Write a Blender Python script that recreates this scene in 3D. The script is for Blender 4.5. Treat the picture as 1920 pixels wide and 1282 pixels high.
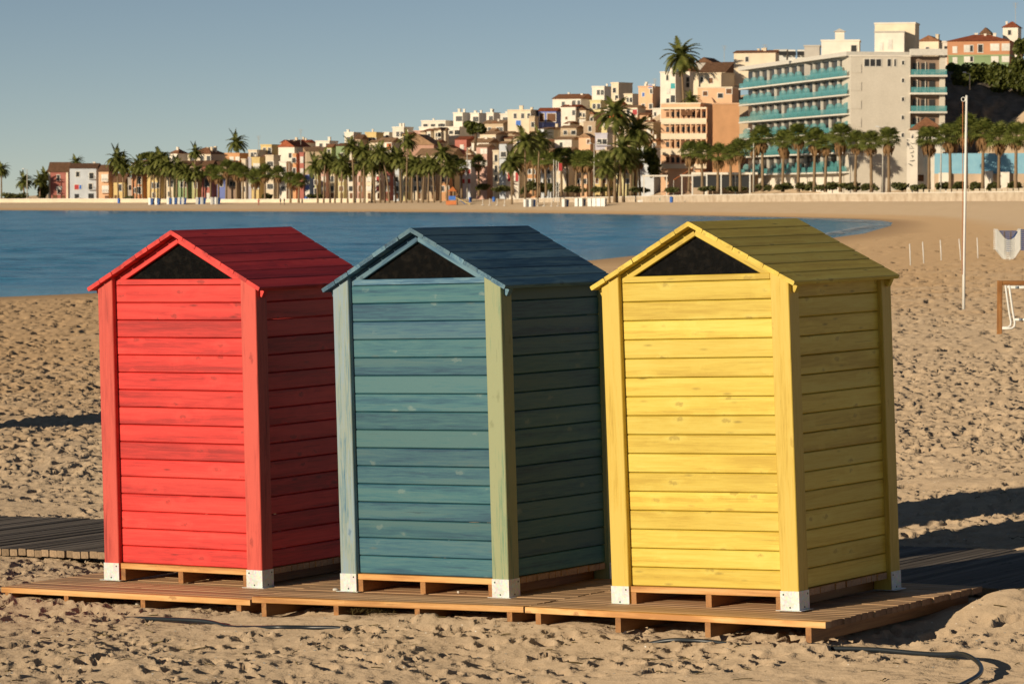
import bpy, bmesh, math, random
import numpy as np
from mathutils import Vector, Matrix, Euler

for o in list(bpy.data.objects): bpy.data.objects.remove(o)
S = bpy.context.scene
COL = S.collection
rad = math.radians

# ------------------------------------------------------------------ camera
F_PX = 6500.0; PITCH = 0.0415039; CAM_H = 2.44484
cd = bpy.data.cameras.new('camera'); cam = bpy.data.objects.new('camera', cd); COL.objects.link(cam)
cd.sensor_width = 36.0; cd.lens = F_PX / 1920 * 36.0; cd.clip_start = 0.1; cd.clip_end = 20000
cam.location = (0, 0, CAM_H); cam.rotation_euler = (math.pi/2 - PITCH, 0, 0)
cd.dof.use_dof = True; cd.dof.focus_distance = 21.2; cd.dof.aperture_fstop = 15
S.camera = cam

# ------------------------------------------------------------------ sky, sun, exposure
SUN_AZ = 47.0      # compass direction (from +y towards +x) in which shadows fall
SUN_EL = 13.5
w = bpy.data.worlds.new('World'); S.world = w; w.use_nodes = True
nt = w.node_tree; bg = nt.nodes['Background']
sky = nt.nodes.new('ShaderNodeTexSky'); sky.sky_type = 'NISHITA'; sky.sun_disc = False
sky.sun_elevation = rad(SUN_EL); sky.sun_rotation = rad(SUN_AZ + 180)
sky.air_density = 0.4; sky.dust_density = 0.0; sky.ozone_density = 3.0; sky.altitude = 0
wb = nt.nodes.new('ShaderNodeMix'); wb.data_type = 'RGBA'; wb.blend_type = 'MULTIPLY'; wb.inputs[0].default_value = 1.0
wb.inputs[7].default_value = (1.44, 1.035, 0.72, 1)      # the camera's warm white balance, the same over the whole sky
nt.links.new(sky.outputs[0], wb.inputs[6]); nt.links.new(wb.outputs[2], bg.inputs[0]); bg.inputs[1].default_value = 0.085
sl = bpy.data.lights.new('sun', 'SUN'); sun = bpy.data.objects.new('sun', sl); COL.objects.link(sun)
sl.energy = 5.0; sl.angle = rad(0.5); sl.color = (1.0, 0.84, 0.62)
ld = Vector((math.sin(rad(SUN_AZ))*math.cos(rad(SUN_EL)), math.cos(rad(SUN_AZ))*math.cos(rad(SUN_EL)), -math.sin(rad(SUN_EL))))
sun.rotation_euler = ld.to_track_quat('-Z', 'Y').to_euler(); sun.location = (-20, -20, 20)
S.render.engine = 'CYCLES'
S.view_settings.view_transform = 'Standard'; S.view_settings.look = 'None'
S.view_settings.exposure = -0.08; S.view_settings.gamma = 1.0; S.view_settings.use_curve_mapping = False
S.render.resolution_x = 1024; S.render.resolution_y = 683

# ------------------------------------------------------------------ helpers
rng = random.Random(7)
nrng = np.random.default_rng(11)

def link(o, parent=None):
    COL.objects.link(o)
    if parent is not None: o.parent = parent
    return o
def tag(o, label=None, cat=None, group=None, kind=None):
    if label: o['label'] = label
    if cat: o['category'] = cat
    if group: o['group'] = group
    if kind: o['kind'] = kind
    return o
def empty(name, loc=(0,0,0), rot=(0,0,0), label=None, cat=None, group=None):
    o = bpy.data.objects.new(name, None); o.empty_display_size = 0.2
    o.location = loc; o.rotation_euler = rot; link(o); return tag(o, label, cat, group)
def mesh(name, v, f, m=None, smooth=False):
    me = bpy.data.meshes.new(name); me.from_pydata([tuple(p) for p in v], [], f); me.update()
    if m: me.materials.append(m)
    if smooth: me.polygons.foreach_set('use_smooth', [True]*len(me.polygons))
    return me
def ob(name, me, parent=None, loc=(0,0,0), rot=(0,0,0), sc=(1,1,1), m=None):
    o = bpy.data.objects.new(name, me); o.location = loc; o.rotation_euler = rot; o.scale = sc; link(o, parent)
    if m is not None and (not me.materials or me.materials[0] is not m):
        if not me.materials: me.materials.append(m)
        else: o.material_slots[0].link = 'OBJECT'; o.material_slots[0].material = m
    return o
class MB:
    """collects shapes of one part"""
    def __init__(s): s.v = []; s.f = []
    def add(s, v, f):
        n = len(s.v); s.v += [tuple(p) for p in v]; s.f += [tuple(i+n for i in q) for q in f]; return s
    def box(s, x0, x1, y0, y1, z0, z1):
        return s.add([(x0,y0,z0),(x1,y0,z0),(x1,y1,z0),(x0,y1,z0),(x0,y0,z1),(x1,y0,z1),(x1,y1,z1),(x0,y1,z1)],
                     [(3,2,1,0),(4,5,6,7),(0,1,5,4),(1,2,6,5),(2,3,7,6),(3,0,4,7)])
    def prism(s, prof, y0, y1):
        """profile in xz extruded along y (profile counter-clockwise seen from -y)"""
        n = len(prof)
        v = [(x,y0,z) for x,z in prof] + [(x,y1,z) for x,z in prof]
        f = [tuple(range(n)), tuple(range(2*n-1, n-1, -1))] + [(i, i+n, (i+1)%n+n, (i+1)%n) for i in range(n)]
        return s.add(v, f)
    def tube(s, pts, r, n=8, cap=True):
        pts = [Vector(p) for p in pts]; rs = r if isinstance(r, (list, tuple)) else [r]*len(pts)
        v = []; f = []
        up = None
        for i, p in enumerate(pts):
            t = (pts[min(i+1, len(pts)-1)] - pts[max(i-1, 0)]).normalized()
            if up is None:
                up = Vector((0,0,1)) if abs(t.z) < .9 else Vector((1,0,0))
            a = t.cross(up).normalized(); up = a.cross(t).normalized()
            for k in range(n):
                th = 2*math.pi*k/n; v.append(p + (a*math.cos(th) + up*math.sin(th))*rs[i])
        for i in range(len(pts)-1):
            for k in range(n):
                k2 = (k+1) % n; f.append((i*n+k, i*n+k2, (i+1)*n+k2, (i+1)*n+k))
        if cap: f.append(tuple(range(n-1, -1, -1))); f.append(tuple(range((len(pts)-1)*n, len(pts)*n)))
        return s.add(v, f)
    def mesh(s, name, m=None, smooth=False): return mesh(name, s.v, s.f, m, smooth)
    def build(s, name, m, parent=None, loc=(0,0,0), rot=(0,0,0), smooth=False):
        return ob(name, s.mesh(name, m, smooth), parent, loc, rot)
_cache = {}
def board(lx, ly, lz, ch=0.004, m=None):
    """board with its grain along local x, centred on the origin; its four long edges chamfered"""
    key = (round(lx,4), round(ly,4), round(lz,4), ch, m.name if m else None)
    if key in _cache: return _cache[key]
    a, b = ly/2, lz/2; c = min(ch, a*.6, b*.6)
    pr = [(-a+c,-b),(a-c,-b),(a,-b+c),(a,b-c),(a-c,b),(-a+c,b),(-a,b-c),(-a,-b+c)]
    v = [(-lx/2,y,z) for y,z in pr] + [(lx/2,y,z) for y,z in pr]
    f = [tuple(range(7,-1,-1)), tuple(range(8,16))] + [(i,(i+1)%8,(i+1)%8+8,i+8) for i in range(8)]
    me = mesh('board', v, f, m); _cache[key] = me; return me
def unitbox(m):
    key = ('unit', m.name)
    if key not in _cache:
        _cache[key] = MB().box(-.5,.5,-.5,.5,-.5,.5).mesh('box', m)
    return _cache[key]
def copy_tree(o, parent=None):
    c = o.copy(); COL.objects.link(c); c.parent = parent
    for ch in list(o.children): copy_tree(ch, c)
    return c

# ------------------------------------------------------------------ materials
class NT:
    def __init__(s, name, rough=0.7, spec=0.3):
        s.m = bpy.data.materials.new(name); s.m.use_nodes = True; s.t = s.m.node_tree; s.b = s.t.nodes['Principled BSDF']
        s.b.inputs['Roughness'].default_value = rough; s.b.inputs['Specular IOR Level'].default_value = spec
    def n(s, typ, **kw):
        x = s.t.nodes.new(typ)
        for k, v in kw.items():
            if hasattr(x, k): setattr(x, k, v)
            else: x.inputs[k].default_value = v
        return x
    def l(s, a, b): s.t.links.new(a, b)
    def noise(s, vec, scale, detail=4, rough=.55, dist=0):
        x = s.n('ShaderNodeTexNoise', Scale=scale, Detail=detail, Roughness=rough, Distortion=dist)
        if vec is not None: s.l(vec, x.inputs['Vector'])
        return x.outputs[0]
    def ramp(s, fac, stops):
        r = s.n('ShaderNodeValToRGB'); s.l(fac, r.inputs[0]); el = r.color_ramp.elements
        while len(el) < len(stops): el.new(0.5)
        for e, (p, c) in zip(el, stops): e.position = p; e.color = (*c, 1) if len(c) == 3 else c
        return r.outputs[0]
    def math(s, op, a, b=0.0, clamp=False):
        x = s.n('ShaderNodeMath', operation=op, use_clamp=clamp)
        for i, q in enumerate((a, b)):
            if isinstance(q, (int, float)): x.inputs[i].default_value = q
            else: s.l(q, x.inputs[i])
        return x.outputs[0]
    def mix(s, fac, a, b, typ='MIX'):
        x = s.n('ShaderNodeMix', data_type='RGBA', blend_type=typ)
        for i, q in zip((0, 6, 7), (fac, a, b)):
            if isinstance(q, (int, float)): x.inputs[i].default_value = q
            elif isinstance(q, tuple): x.inputs[i].default_value = (*q, 1) if len(q) == 3 else q
            else: s.l(q, x.inputs[i])
        return x.outputs[2]
    def bump(s, h, strength=.3, dist=.01, normal=None):
        x = s.n('ShaderNodeBump', Strength=strength, Distance=dist); s.l(h, x.inputs['Height'])
        if normal is not None: s.l(normal, x.inputs['Normal'])
        s.l(x.outputs[0], s.b.inputs['Normal']); return x.outputs[0]
    def col(s, c):
        if isinstance(c, tuple): s.b.inputs['Base Color'].default_value = (*c, 1)
        else: s.l(c, s.b.inputs['Base Color'])
        return s
def plain(name, c, rough=.7, spec=.3, var=.12, scale=3.0, metal=0):
    """painted or plastered surface with soft blotches and a little per-object variation"""
    t = NT(name, rough, spec); tc = t.n('ShaderNodeTexCoord'); oi = t.n('ShaderNodeObjectInfo')
    n = t.noise(tc.outputs['Object'], scale, 5)
    a = tuple(max(0, x*(1-var)) for x in c); b = tuple(min(.95, x*(1+var)) for x in c)
    r = t.ramp(n, [(.3, a), (.7, b)])
    h = t.n('ShaderNodeHueSaturation'); t.l(r, h.inputs['Color'])
    t.l(t.math('ADD', t.math('MULTIPLY', oi.outputs['Random'], .16), .92), h.inputs['Value'])
    t.col(h.outputs[0]); t.b.inputs['Metallic'].default_value = metal
    return t.m
def wood(name, tones, knot, rough=.50, kn=.5, vary=.22, streak=1.0, spec=.38, bump=.25, hue=.0, bigx=1.1, end=None, halo_k=.16):
    """stained timber: streaks along local x, knots, tone differs from board to board. tones = dark..light"""
    t = NT(name, rough, spec); tc = t.n('ShaderNodeTexCoord'); oi = t.n('ShaderNodeObjectInfo')
    off = t.n('ShaderNodeCombineXYZ')
    t.l(t.math('MULTIPLY', oi.outputs['Random'], 37.0), off.inputs[0])
    t.l(t.math('MULTIPLY', oi.outputs['Random'], 91.0), off.inputs[1])
    t.l(t.math('MULTIPLY', oi.outputs['Random'], 53.0), off.inputs[2])
    va = t.n('ShaderNodeVectorMath', operation='ADD'); t.l(tc.outputs['Object'], va.inputs[0]); t.l(off.outputs[0], va.inputs[1])
    def mp(sx, sy, sz):
        m = t.n('ShaderNodeMapping'); m.inputs['Scale'].default_value = (sx, sy, sz); t.l(va.outputs[0], m.inputs['Vector']); return m.outputs[0]
    # knots bend the grain around them
    vo = t.n('ShaderNodeTexVoronoi', feature='F1', Scale=1.0, Randomness=1.0); wob = t.n('ShaderNodeTexNoise', Scale=38.0, Detail=2.0); t.l(va.outputs[0], wob.inputs['Vector'])
    ws = t.n('ShaderNodeVectorMath', operation='SCALE'); t.l(wob.outputs['Color'], ws.inputs[0]); ws.inputs['Scale'].default_value = .38
    wa = t.n('ShaderNodeVectorMath', operation='ADD'); t.l(mp(6.0, 12.5, 12.5), wa.inputs[0]); t.l(ws.outputs[0], wa.inputs[1]); t.l(wa.outputs[0], vo.inputs['Vector'])
    sep = t.n('ShaderNodeSeparateColor'); t.l(vo.outputs['Color'], sep.inputs[0])
    pick = t.math('GREATER_THAN', sep.outputs[0], 1-.42*kn)
    kd = vo.outputs['Distance']
    kmask = t.math('MULTIPLY', t.math('MULTIPLY', t.math('SUBTRACT', 1.0, t.math('MULTIPLY', kd, 4.3), True), 1.7, True), pick)
    halo = t.math('MULTIPLY', t.math('SUBTRACT', 1.0, t.math('MULTIPLY', kd, 1.7), True), pick)
    big = t.noise(mp(bigx, 11, 11), 1.0, 3, .5, .6)
    fine = t.noise(mp(5.0, 95, 95), 1.0, 6, .68, .3)
    tone = t.math('ADD', t.math('MULTIPLY', big, .75), t.math('MULTIPLY', fine, .50*streak))
    tone = t.math('ADD', tone, t.math('MULTIPLY', halo, halo_k))
    tone = t.math('SUBTRACT', tone, .06+.06*streak)
    k = len(tones); st = [(.37+.29*i/(k-1), c) for i, c in enumerate(tones)]
    c = t.ramp(tone, st)
    ring = t.math('SINE', t.math('MULTIPLY', kd, 60.0))
    kc = t.mix(t.math('MULTIPLY', kmask, t.math('ADD', t.math('MULTIPLY', ring, .15), .60)), c, knot)
    # small pin knots and scuffs
    v2 = t.n('ShaderNodeTexVoronoi', feature='F1', Scale=1.0, Randomness=1.0); t.l(mp(5.5, 22, 22), v2.inputs['Vector'])
    s2 = t.n('ShaderNodeSeparateColor'); t.l(v2.outputs['Color'], s2.inputs[0])
    pin = t.math('MULTIPLY', t.math('SUBTRACT', 1.0, t.math('MULTIPLY', v2.outputs['Distance'], 4.2), True), t.math('GREATER_THAN', s2.outputs[1], 1-.16*kn))
    kc = t.mix(t.math('MULTIPLY', pin, .8), kc, tuple(x*.55 for x in knot))
    sc = t.noise(mp(9, 40, 40), 1.0, 6, .75)
    kc = t.mix(t.math('MULTIPLY', t.math('GREATER_THAN', sc, .70), .45), kc, tuple(min(1, x*1.5+.03) for x in tones[-1]))
    # hairline checks
    chk = t.noise(mp(2.2, 130, 130), 1.0, 2, .5)
    ck = t.math('MULTIPLY', t.math('GREATER_THAN', chk, .725), .55)
    kc = t.mix(ck, kc, tuple(x*.35 for x in tones[0]))
    # end grain
    sn = t.n('ShaderNodeSeparateXYZ'); t.l(tc.outputs['Normal'], sn.inputs[0])
    eg = t.math('GREATER_THAN', t.math('ABSOLUTE', sn.outputs[0]), .8)
    if end: kc = t.mix(eg, kc, t.ramp(t.noise(tc.outputs['Object'], 60, 4), [(.3, tuple(x*.6 for x in end)), (.7, end)]))
    h = t.n('ShaderNodeHueSaturation'); t.l(kc, h.inputs['Color'])
    t.l(t.math('ADD', t.math('MULTIPLY', oi.outputs['Random'], vary), 1-vary*.55), h.inputs['Value'])
    if hue:
        wn = t.n('ShaderNodeTexWhiteNoise', noise_dimensions='1D'); t.l(oi.outputs['Random'], wn.inputs['W'])
        t.l(t.math('ADD', t.math('MULTIPLY', wn.outputs[0], hue), .5-hue/2), h.inputs['Hue'])
    t.col(h.outputs[0])
    t.bump(t.math('SUBTRACT', t.math('ADD', fine, t.math('MULTIPLY', kmask, .5)), ck), bump, .0015)
    return t.m
M = {}
M['red'] = wood('red_paint', [(.40,.020,.018),(.64,.036,.030),(.76,.056,.044)], (.20,.018,.014), vary=.34, bigx=.6, kn=.8)
M['red_post'] = wood('red_post_paint', [(.30,.030,.024),(.50,.062,.045),(.60,.085,.060)], (.25,.02,.015), kn=.25, streak=1.6, vary=.1)
M['blue'] = wood('teal_paint', [(.013,.060,.108),(.023,.094,.140),(.038,.128,.162),(.060,.145,.165)], (.16,.23,.22), kn=.85, vary=.32, streak=1.3, hue=.035, bigx=.45, halo_k=.05)
M['blue_post_pale'] = wood('pale_blue_post_paint', [(.06,.16,.26),(.17,.28,.32),(.30,.36,.30),(.26,.36,.42)], (.04,.12,.24), kn=.5, streak=1.6)
M['blue_post_green'] = wood('greenish_post_paint', [(.08,.16,.11),(.16,.25,.15),(.28,.31,.17)], (.18,.20,.10), kn=.2, streak=2.0)
M['blue_trim'] = wood('blue_trim_paint', [(.014,.045,.080),(.025,.085,.155),(.042,.125,.205),(.10,.20,.26)], (.02,.05,.08), kn=.5, streak=1.6, vary=.5)
M['yellow'] = wood('yellow_paint', [(.53,.36,.040),(.66,.485,.068),(.71,.565,.105)], (.34,.22,.03), vary=.20, kn=.85, bigx=.6)
M['yellow_post'] = wood('ochre_post_paint', [(.46,.30,.035),(.58,.405,.060),(.63,.45,.085)], (.40,.26,.03), kn=.2, streak=1.6, vary=.1)
M['fresh'] = wood('fresh_timber', [(.42,.19,.055),(.62,.32,.105),(.70,.42,.17)], (.26,.10,.03), kn=.4, vary=.25, end=(.40,.23,.12))
M['joist'] = wood('treated_joist', [(.20,.085,.025),(.32,.14,.04),(.40,.19,.06)], (.12,.05,.02), kn=.3)
M['deck'] = wood('deck_timber', [(.26,.15,.075),(.42,.25,.13),(.52,.33,.18)], (.20,.10,.05), kn=.3, vary=.4, streak=1.8, rough=.75, end=(.34,.19,.10))
M['grey'] = wood('weathered_timber', [(.042,.034,.028),(.110,.090,.072),(.21,.175,.14)], (.04,.03,.025), kn=.25, vary=.6, streak=2.2, rough=.9, spec=.15, end=(.38,.27,.17))
M['gable'] = None
t = NT('gable_plywood', .22, .5); tc = t.n('ShaderNodeTexCoord')
a = t.noise(tc.outputs['Object'], 26, 8, .7); b = t.noise(tc.outputs['Object'], 95, 3, .6)
c = t.ramp(a, [(.35,(.010,.008,.006)),(.62,(.028,.020,.013)),(.80,(.055,.042,.028))])
t.col(t.mix(t.math('GREATER_THAN', b, .735), c, (.20,.18,.16))); t.bump(a, .15, .002); M['gable'] = t.m
t = NT('galvanised_steel', .42, .5); tc = t.n('ShaderNodeTexCoord')
vo = t.n('ShaderNodeTexVoronoi', Scale=70.0); t.l(tc.outputs['Object'], vo.inputs['Vector'])
a = t.noise(tc.outputs['Object'], 9, 4)
t.col(t.mix(.35, t.ramp(a, [(.3,(.56,.57,.56)),(.7,(.70,.71,.69))]), vo.outputs['Color'], 'SOFT_LIGHT')); t.b.inputs['Metallic'].default_value = .25; M['zinc'] = t.m
M['screw'] = plain('screw_steel', (.10,.10,.10), .4, .5, metal=.6)
M['white_paint'] = plain('white_paint', (.78,.76,.70), .4, .4, .05)
M['white_plastic'] = plain('white_plastic', (.80,.79,.74), .35, .45, .04)
M['blue_strap'] = plain('blue_strap', (.03,.09,.28), .6, .3, .1)
M['grey_band'] = plain('grey_band', (.22,.25,.28), .6, .3)
M['hose'] = plain('black_hose', (.020,.026,.032), .38, .5)
M['stone'] = plain('white_pebble', (.62,.58,.50), .8, .2, .1, 30)
M['weed'] = plain('dry_seaweed', (.12,.09,.035), .9, .1, .4, 40)

# ------------------------------------------------------------------ surveying: bearing/elevation of the photograph -> place
CP, SP = math.cos(PITCH), math.sin(PITCH)
def P(u, v, D):
    """the point at ground distance D (metres along y) seen at photo position u, v"""
    dy = F_PX*CP - (v-641)*SP; dz = -F_PX*SP - (v-641)*CP; k = D/dy
    return Vector(((u-960)*k, D, CAM_H + dz*k))
FO = Vector((-1.06774, 21.59522, -.00969))
def rot(yaw, rx, ry):
    return Matrix.Rotation(yaw,3,'Z') @ Matrix.Rotation(rx,3,'X') @ Matrix.Rotation(ry,3,'Y')
FR = rot(-.58488, .00822, -.02560)          # slope of the beach under the huts
FRn = np.array(FR); FOn = np.array(FO)
SEA = -1.1
def smooth(a, b, x):
    t_ = np.clip((x-a)/(b-a), 0, 1); return t_*t_*(3-2*t_)
sea_poly = [(-1500,1400),(-600,1095),(-300,1030),(-145.8,988),(-78,910),(-7.8,843),(18,765),(36,692),(50,630),(57,586),(57.5,540),(54.5,497),(48,440),(40,382),(35,345),(28,306),(17,255),(7.5,213),(4.7,198),(-6,160),(-15.7,129),(-18.4,124),(-45,80),(-120,0),(-900,-300),(-3000,-300),(-3000,1400)]
def shore_dist(x, y):
    """distance to the water line, positive on land"""
    d = np.full(x.shape, 1e9); inside = np.zeros(x.shape, bool); n = len(sea_poly)
    for i in range(n):
        (ax, ay), (bx, by) = sea_poly[i], sea_poly[(i+1) % n]
        ex, ey = bx-ax, by-ay; L = ex*ex+ey*ey
        tt = np.clip(((x-ax)*ex+(y-ay)*ey)/L, 0, 1)
        d = np.minimum(d, (x-ax-tt*ex)**2+(y-ay-tt*ey)**2)
        if ay != by:
            inside ^= ((ay > y) != (by > y)) & (x < (bx-ax)*(y-ay)/(by-ay)+ax)
    d = np.sqrt(d); return np.where(inside, -d, d)
WU = [-3000,-600,0,300,600,900,1150,1300,1500,1700,1920,2600,4500]
WD = [1200,1100,1060,1035,990,930,850,790,725,680,630,520,420]
WZ = [.9,.9,.98,1.0,1.05,1.16,1.4,1.5,1.65,1.75,1.86,2.0,2.0]
PZ = [1.9,1.9,1.95,1.95,2.0,2.1,2.6,2.9,3.1,3.2,3.3,3.5,3.5]
HZ = [2.2,2.2,2.2,7,13,17,27,31,30,29,34,36,36]
def bearing(x, y): return 960 + F_PX*x/np.maximum(y, 1.0)
def vnoise(x, y, seed):
    xi = np.floor(x).astype(np.int64); yi = np.floor(y).astype(np.int64); fx = x-xi; fy = y-yi
    fx = fx*fx*(3-2*fx); fy = fy*fy*(3-2*fy)
    def h(a, b):
        q = (a*374761393 + b*668265263 + seed*2246822519) & 0xffffffff
        q = ((q ^ (q >> 13))*1274126177) & 0xffffffff
        return ((q ^ (q >> 16)) & 0xffff)/65535.0
    a = h(xi,yi); b = h(xi+1,yi); c = h(xi,yi+1); d = h(xi+1,yi+1)
    return (a+(b-a)*fx)*(1-fy) + (c+(d-c)*fx)*fy - .5
def base_height(x, y):
    """the land without its footprints"""
    x = np.asarray(x, float); y = np.asarray(y, float)
    sd = shore_dist(x, y); u = bearing(x, y)
    land = SEA + 1.0*(1-np.exp(-np.maximum(sd,0)/40)) + np.where(sd < 0, np.maximum(sd*.06, -3), 0)
    wd = np.interp(u, WU, WD); wz = np.interp(u, WU, WZ)
    front = y > 60
    t1 = smooth(0, 30, sd)*np.clip((y-170)/np.maximum(wd-190, 1), 0, 1)**1.5
    z = land*(1-t1) + wz*t1
    # beach plane around the huts
    pl = FO.z - .115 + .02589*(x-FO.x) - .00728*(y-FO.y)
    r2 = np.hypot((x-FO.x)*.8, y-FO.y)
    wn = 1-smooth(25, 75, r2); pl = np.where(x > 20, np.minimum(pl, .5), np.maximum(pl, -1.6))
    z = z*(1-wn) + pl*wn
    pz = np.interp(u, WU, PZ); hz = np.interp(u, WU, HZ)
    back = smooth(7, 20, y-wd)*front
    z = z*(1-back) + pz*back
    z = z + np.maximum(hz-pz, 0)*smooth(30, 190, y-wd)*front
    return z, sd, wd
def ground_z(x, y): return float(base_height(np.array([x]), np.array([y]))[0][0])
def G(u, v, dz=0.0):
    """where the line of sight at u, v meets the ground"""
    dy = F_PX*CP - (v-641)*SP; ax = (u-960)/dy; az = (-F_PX*SP - (v-641)*CP)/dy
    D = np.geomspace(8, 1500, 500)
    for _ in range(2):
        below = CAM_H + az*D <= base_height(ax*D, D)[0] + dz
        if not below.any(): return P(u, v, 600)
        i = int(np.argmax(below)); D = np.linspace(D[max(i-1, 0)], D[i], 200)
    return P(u, v, float(D[-1]))

# ------------------------------------------------------------------ the ground: one sheet, finest where the huts stand
th = np.concatenate([np.radians(np.linspace(-78,-13.5,44)), np.radians(np.linspace(-12.3,12.3,590)), np.radians(np.linspace(13.5,78,44))])
rr = [1.0]
while rr[-1] < 1700:
    r_ = rr[-1]; rr.append(r_ + (.7 if r_ < 16 else .026*(r_/18)**1.6))
rr = np.array(rr)
Rg, Tg = np.meshgrid(rr, th, indexing='ij')
X = Rg*np.sin(Tg); Y = Rg*np.cos(Tg)
Z, SD, WDg = base_height(X, Y)
on_beach = (smooth(1.5, 9, SD))*(1-smooth(-6, 0, Y-WDg))
# soft dunes and trampling
tram = on_beach
Z += tram*(.08*vnoise(X/2.3, Y/2.3, 3) + .045*vnoise(X/.9, Y/.9, 5)*(Rg < 400))
Z += tram*(.026*vnoise(X/.34, Y/.34, 8)*(Rg < 160))
near = (Rg < 75)
def fine(Xa, Ya, Ra):
    return .017*vnoise(Xa/.15, Ya/.15, 9) + np.where(Ra < 45, .012*vnoise(Xa/.06, Ya/.06, 12), 0)
i1 = int(np.searchsorted(rr, 75)); i0 = int(np.searchsorted(rr, 15.5))
Z[i0:i1] += tram[i0:i1]*fine(X[i0:i1], Y[i0:i1], Rg[i0:i1])
# footprints: dents with a pushed-up rim, newest ones cutting through older ones
lo_t, hi_t = rad(-12.5), rad(12.5)
DN = np.zeros(Z.shape, np.float32); RM_ = np.zeros(Z.shape, np.float32)
def stamp(cx, cy, a, b, ang, depth):
    r0 = math.hypot(cx, cy); t0 = math.atan2(cx, cy); R_ = max(a, b)*1.6
    ia = np.searchsorted(rr, r0-R_); ib = np.searchsorted(rr, r0+R_)
    ja = np.searchsorted(th, t0-R_/r0); jb = np.searchsorted(th, t0+R_/r0)
    if ib <= ia or jb <= ja: return
    xs = X[ia:ib, ja:jb]-cx; ys = Y[ia:ib, ja:jb]-cy
    c, s = math.cos(ang), math.sin(ang)
    q = np.sqrt(((xs*c+ys*s)/a)**2 + ((-xs*s+ys*c)/b)**2)
    d = DN[ia:ib, ja:jb]; m = RM_[ia:ib, ja:jb]; ins = np.clip(1-q*q, 0, 1)
    np.minimum(d, -depth*np.clip(ins*1.7, 0, 1)**1.2, out=d)
    m *= (1-.8*np.clip(ins*3, 0, 1)); np.maximum(m, .38*depth*np.exp(-((q-1.2)/.2)**2), out=m)
for (ra, rb, dens, sz) in ((16, 34, 34.0, .62), (34, 60, 24.0, .85), (60, 150, 7.5, 1.15), (150, 330, .35, 2.4)):
    area = .5*(hi_t-lo_t)*(rb*rb-ra*ra); n = int(area*dens)
    r_ = np.sqrt(nrng.uniform(ra*ra, rb*rb, n)); t_ = nrng.uniform(lo_t, hi_t, n)
    A = nrng.uniform(.055, .16, n)*sz; B = A*nrng.uniform(.4, .8, n); an = nrng.uniform(0, math.pi, n); dp = nrng.uniform(.025, .080, n)*(.5+.5*sz)*(.92 if ra < 30 else 1.35)
    keep = vnoise(r_*np.sin(t_)/1.6, r_*np.cos(t_)/1.6, 44) > np.where(r_ < 32, -.15, -.42)
    for k in np.nonzero(keep)[0]: stamp(r_[k]*math.sin(t_[k]), r_[k]*math.cos(t_[k]), A[k], B[k], an[k], dp[k])
Z += tram*(DN+RM_)
# keep the sand under boards and heap it where it has drifted against them
dX = X[:i1]-FOn[0]; dY = Y[:i1]-FOn[1]; dZ = Z[:i1]-FOn[2]
lx = dX*FRn[0,0]+dY*FRn[1,0]+dZ*FRn[2,0]; ly = dX*FRn[0,1]+dY*FRn[1,1]+dZ*FRn[2,1]; lz = dX*FRn[0,2]+dY*FRn[1,2]+dZ*FRn[2,2]
add = .10*np.exp(-(((lx-3.95)/.30)**2 + ((ly-1.35)/.55)**2))            # drift at the right back corner of the deck
add += .035*np.exp(-((ly+.62)/.22)**2)*np.where((lx > -2.7) & (lx < 3.8), .4+1.4*np.maximum(vnoise(lx/.42, ly/.5, 21)+.2, 0), 0)
add -= .05*np.exp(-(((lx-3.85)/.25)**2 + ((ly-.25)/.6)**2))
lz2 = lz+add
def cap(lz2, x0, x1, y0, y1, z, m):
    e = np.minimum(np.minimum(lx-x0, x1-lx), np.minimum(ly-y0, y1-ly)); wgt = smooth(-m, 0, e)
    return np.where(wgt > 0, lz2*(1-wgt) + np.minimum(lz2, z)*wgt, lz2)
lz2 = cap(lz2, -2.42, 3.74, -.53, 1.52, -.085, .06)
lz2 = cap(lz2, -14, 14, 1.85, 4.35, -.118, .10)
Z[:i1] += (lz2-lz)/FRn[2,2]
ni, nj = Z.shape
V = np.stack([X, Y, Z], -1).reshape(-1, 3).astype(np.float32)
idx = np.arange(ni*nj).reshape(ni, nj)
Q = np.stack([idx[:-1,:-1], idx[:-1,1:], idx[1:,1:], idx[1:,:-1]], -1).reshape(-1, 4)
def grid_obj(name, V, Q, m, kind='structure'):
    me = bpy.data.meshes.new(name); me.vertices.add(len(V)); me.vertices.foreach_set('co', V.ravel())
    me.loops.add(Q.size); me.loops.foreach_set('vertex_index', Q.ravel().astype(np.int32))
    me.polygons.add(len(Q)); me.polygons.foreach_set('loop_start', np.arange(0, Q.size, 4, dtype=np.int32))
    me.polygons.foreach_set('use_smooth', np.ones(len(Q), bool)); me.update(calc_edges=True); me.validate()
    me.materials.append(m); o = bpy.data.objects.new(name, me); link(o); tag(o, kind=kind); return o
# sand: pale dry grains, damp and darker close to the water line
t = NT('beach_sand', 1.0, .05); t.b.inputs['Diffuse Roughness'].default_value = .8; geo = t.n('ShaderNodeNewGeometry'); pos = geo.outputs['Position']
a = t.noise(pos, .35, 5, .6); b = t.noise(pos, 7.0, 5, .65); g = t.noise(pos, 160, 3, .7)
sp = t.n('ShaderNodeTexVoronoi', Scale=24.0); t.l(pos, sp.inputs['Vector'])
c = t.ramp(a, [(.32,(.44,.322,.205)),(.68,(.55,.418,.282))])
c = t.mix(.55, c, t.ramp(b, [(.3,(.405,.297,.195)),(.7,(.57,.438,.30))]))
c = t.mix(.22, c, t.ramp(g, [(.3,(.30,.22,.14)),(.7,(.75,.60,.42))]))
sx = t.n('ShaderNodeSeparateColor'); t.l(sp.outputs['Color'], sx.inputs[0])
fleck = t.math('MULTIPLY', t.math('LESS_THAN', sp.outputs['Distance'], .13), t.math('GREATER_THAN', sx.outputs[0], .88))
c = t.mix(fleck, c, (.80,.75,.66))
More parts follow.
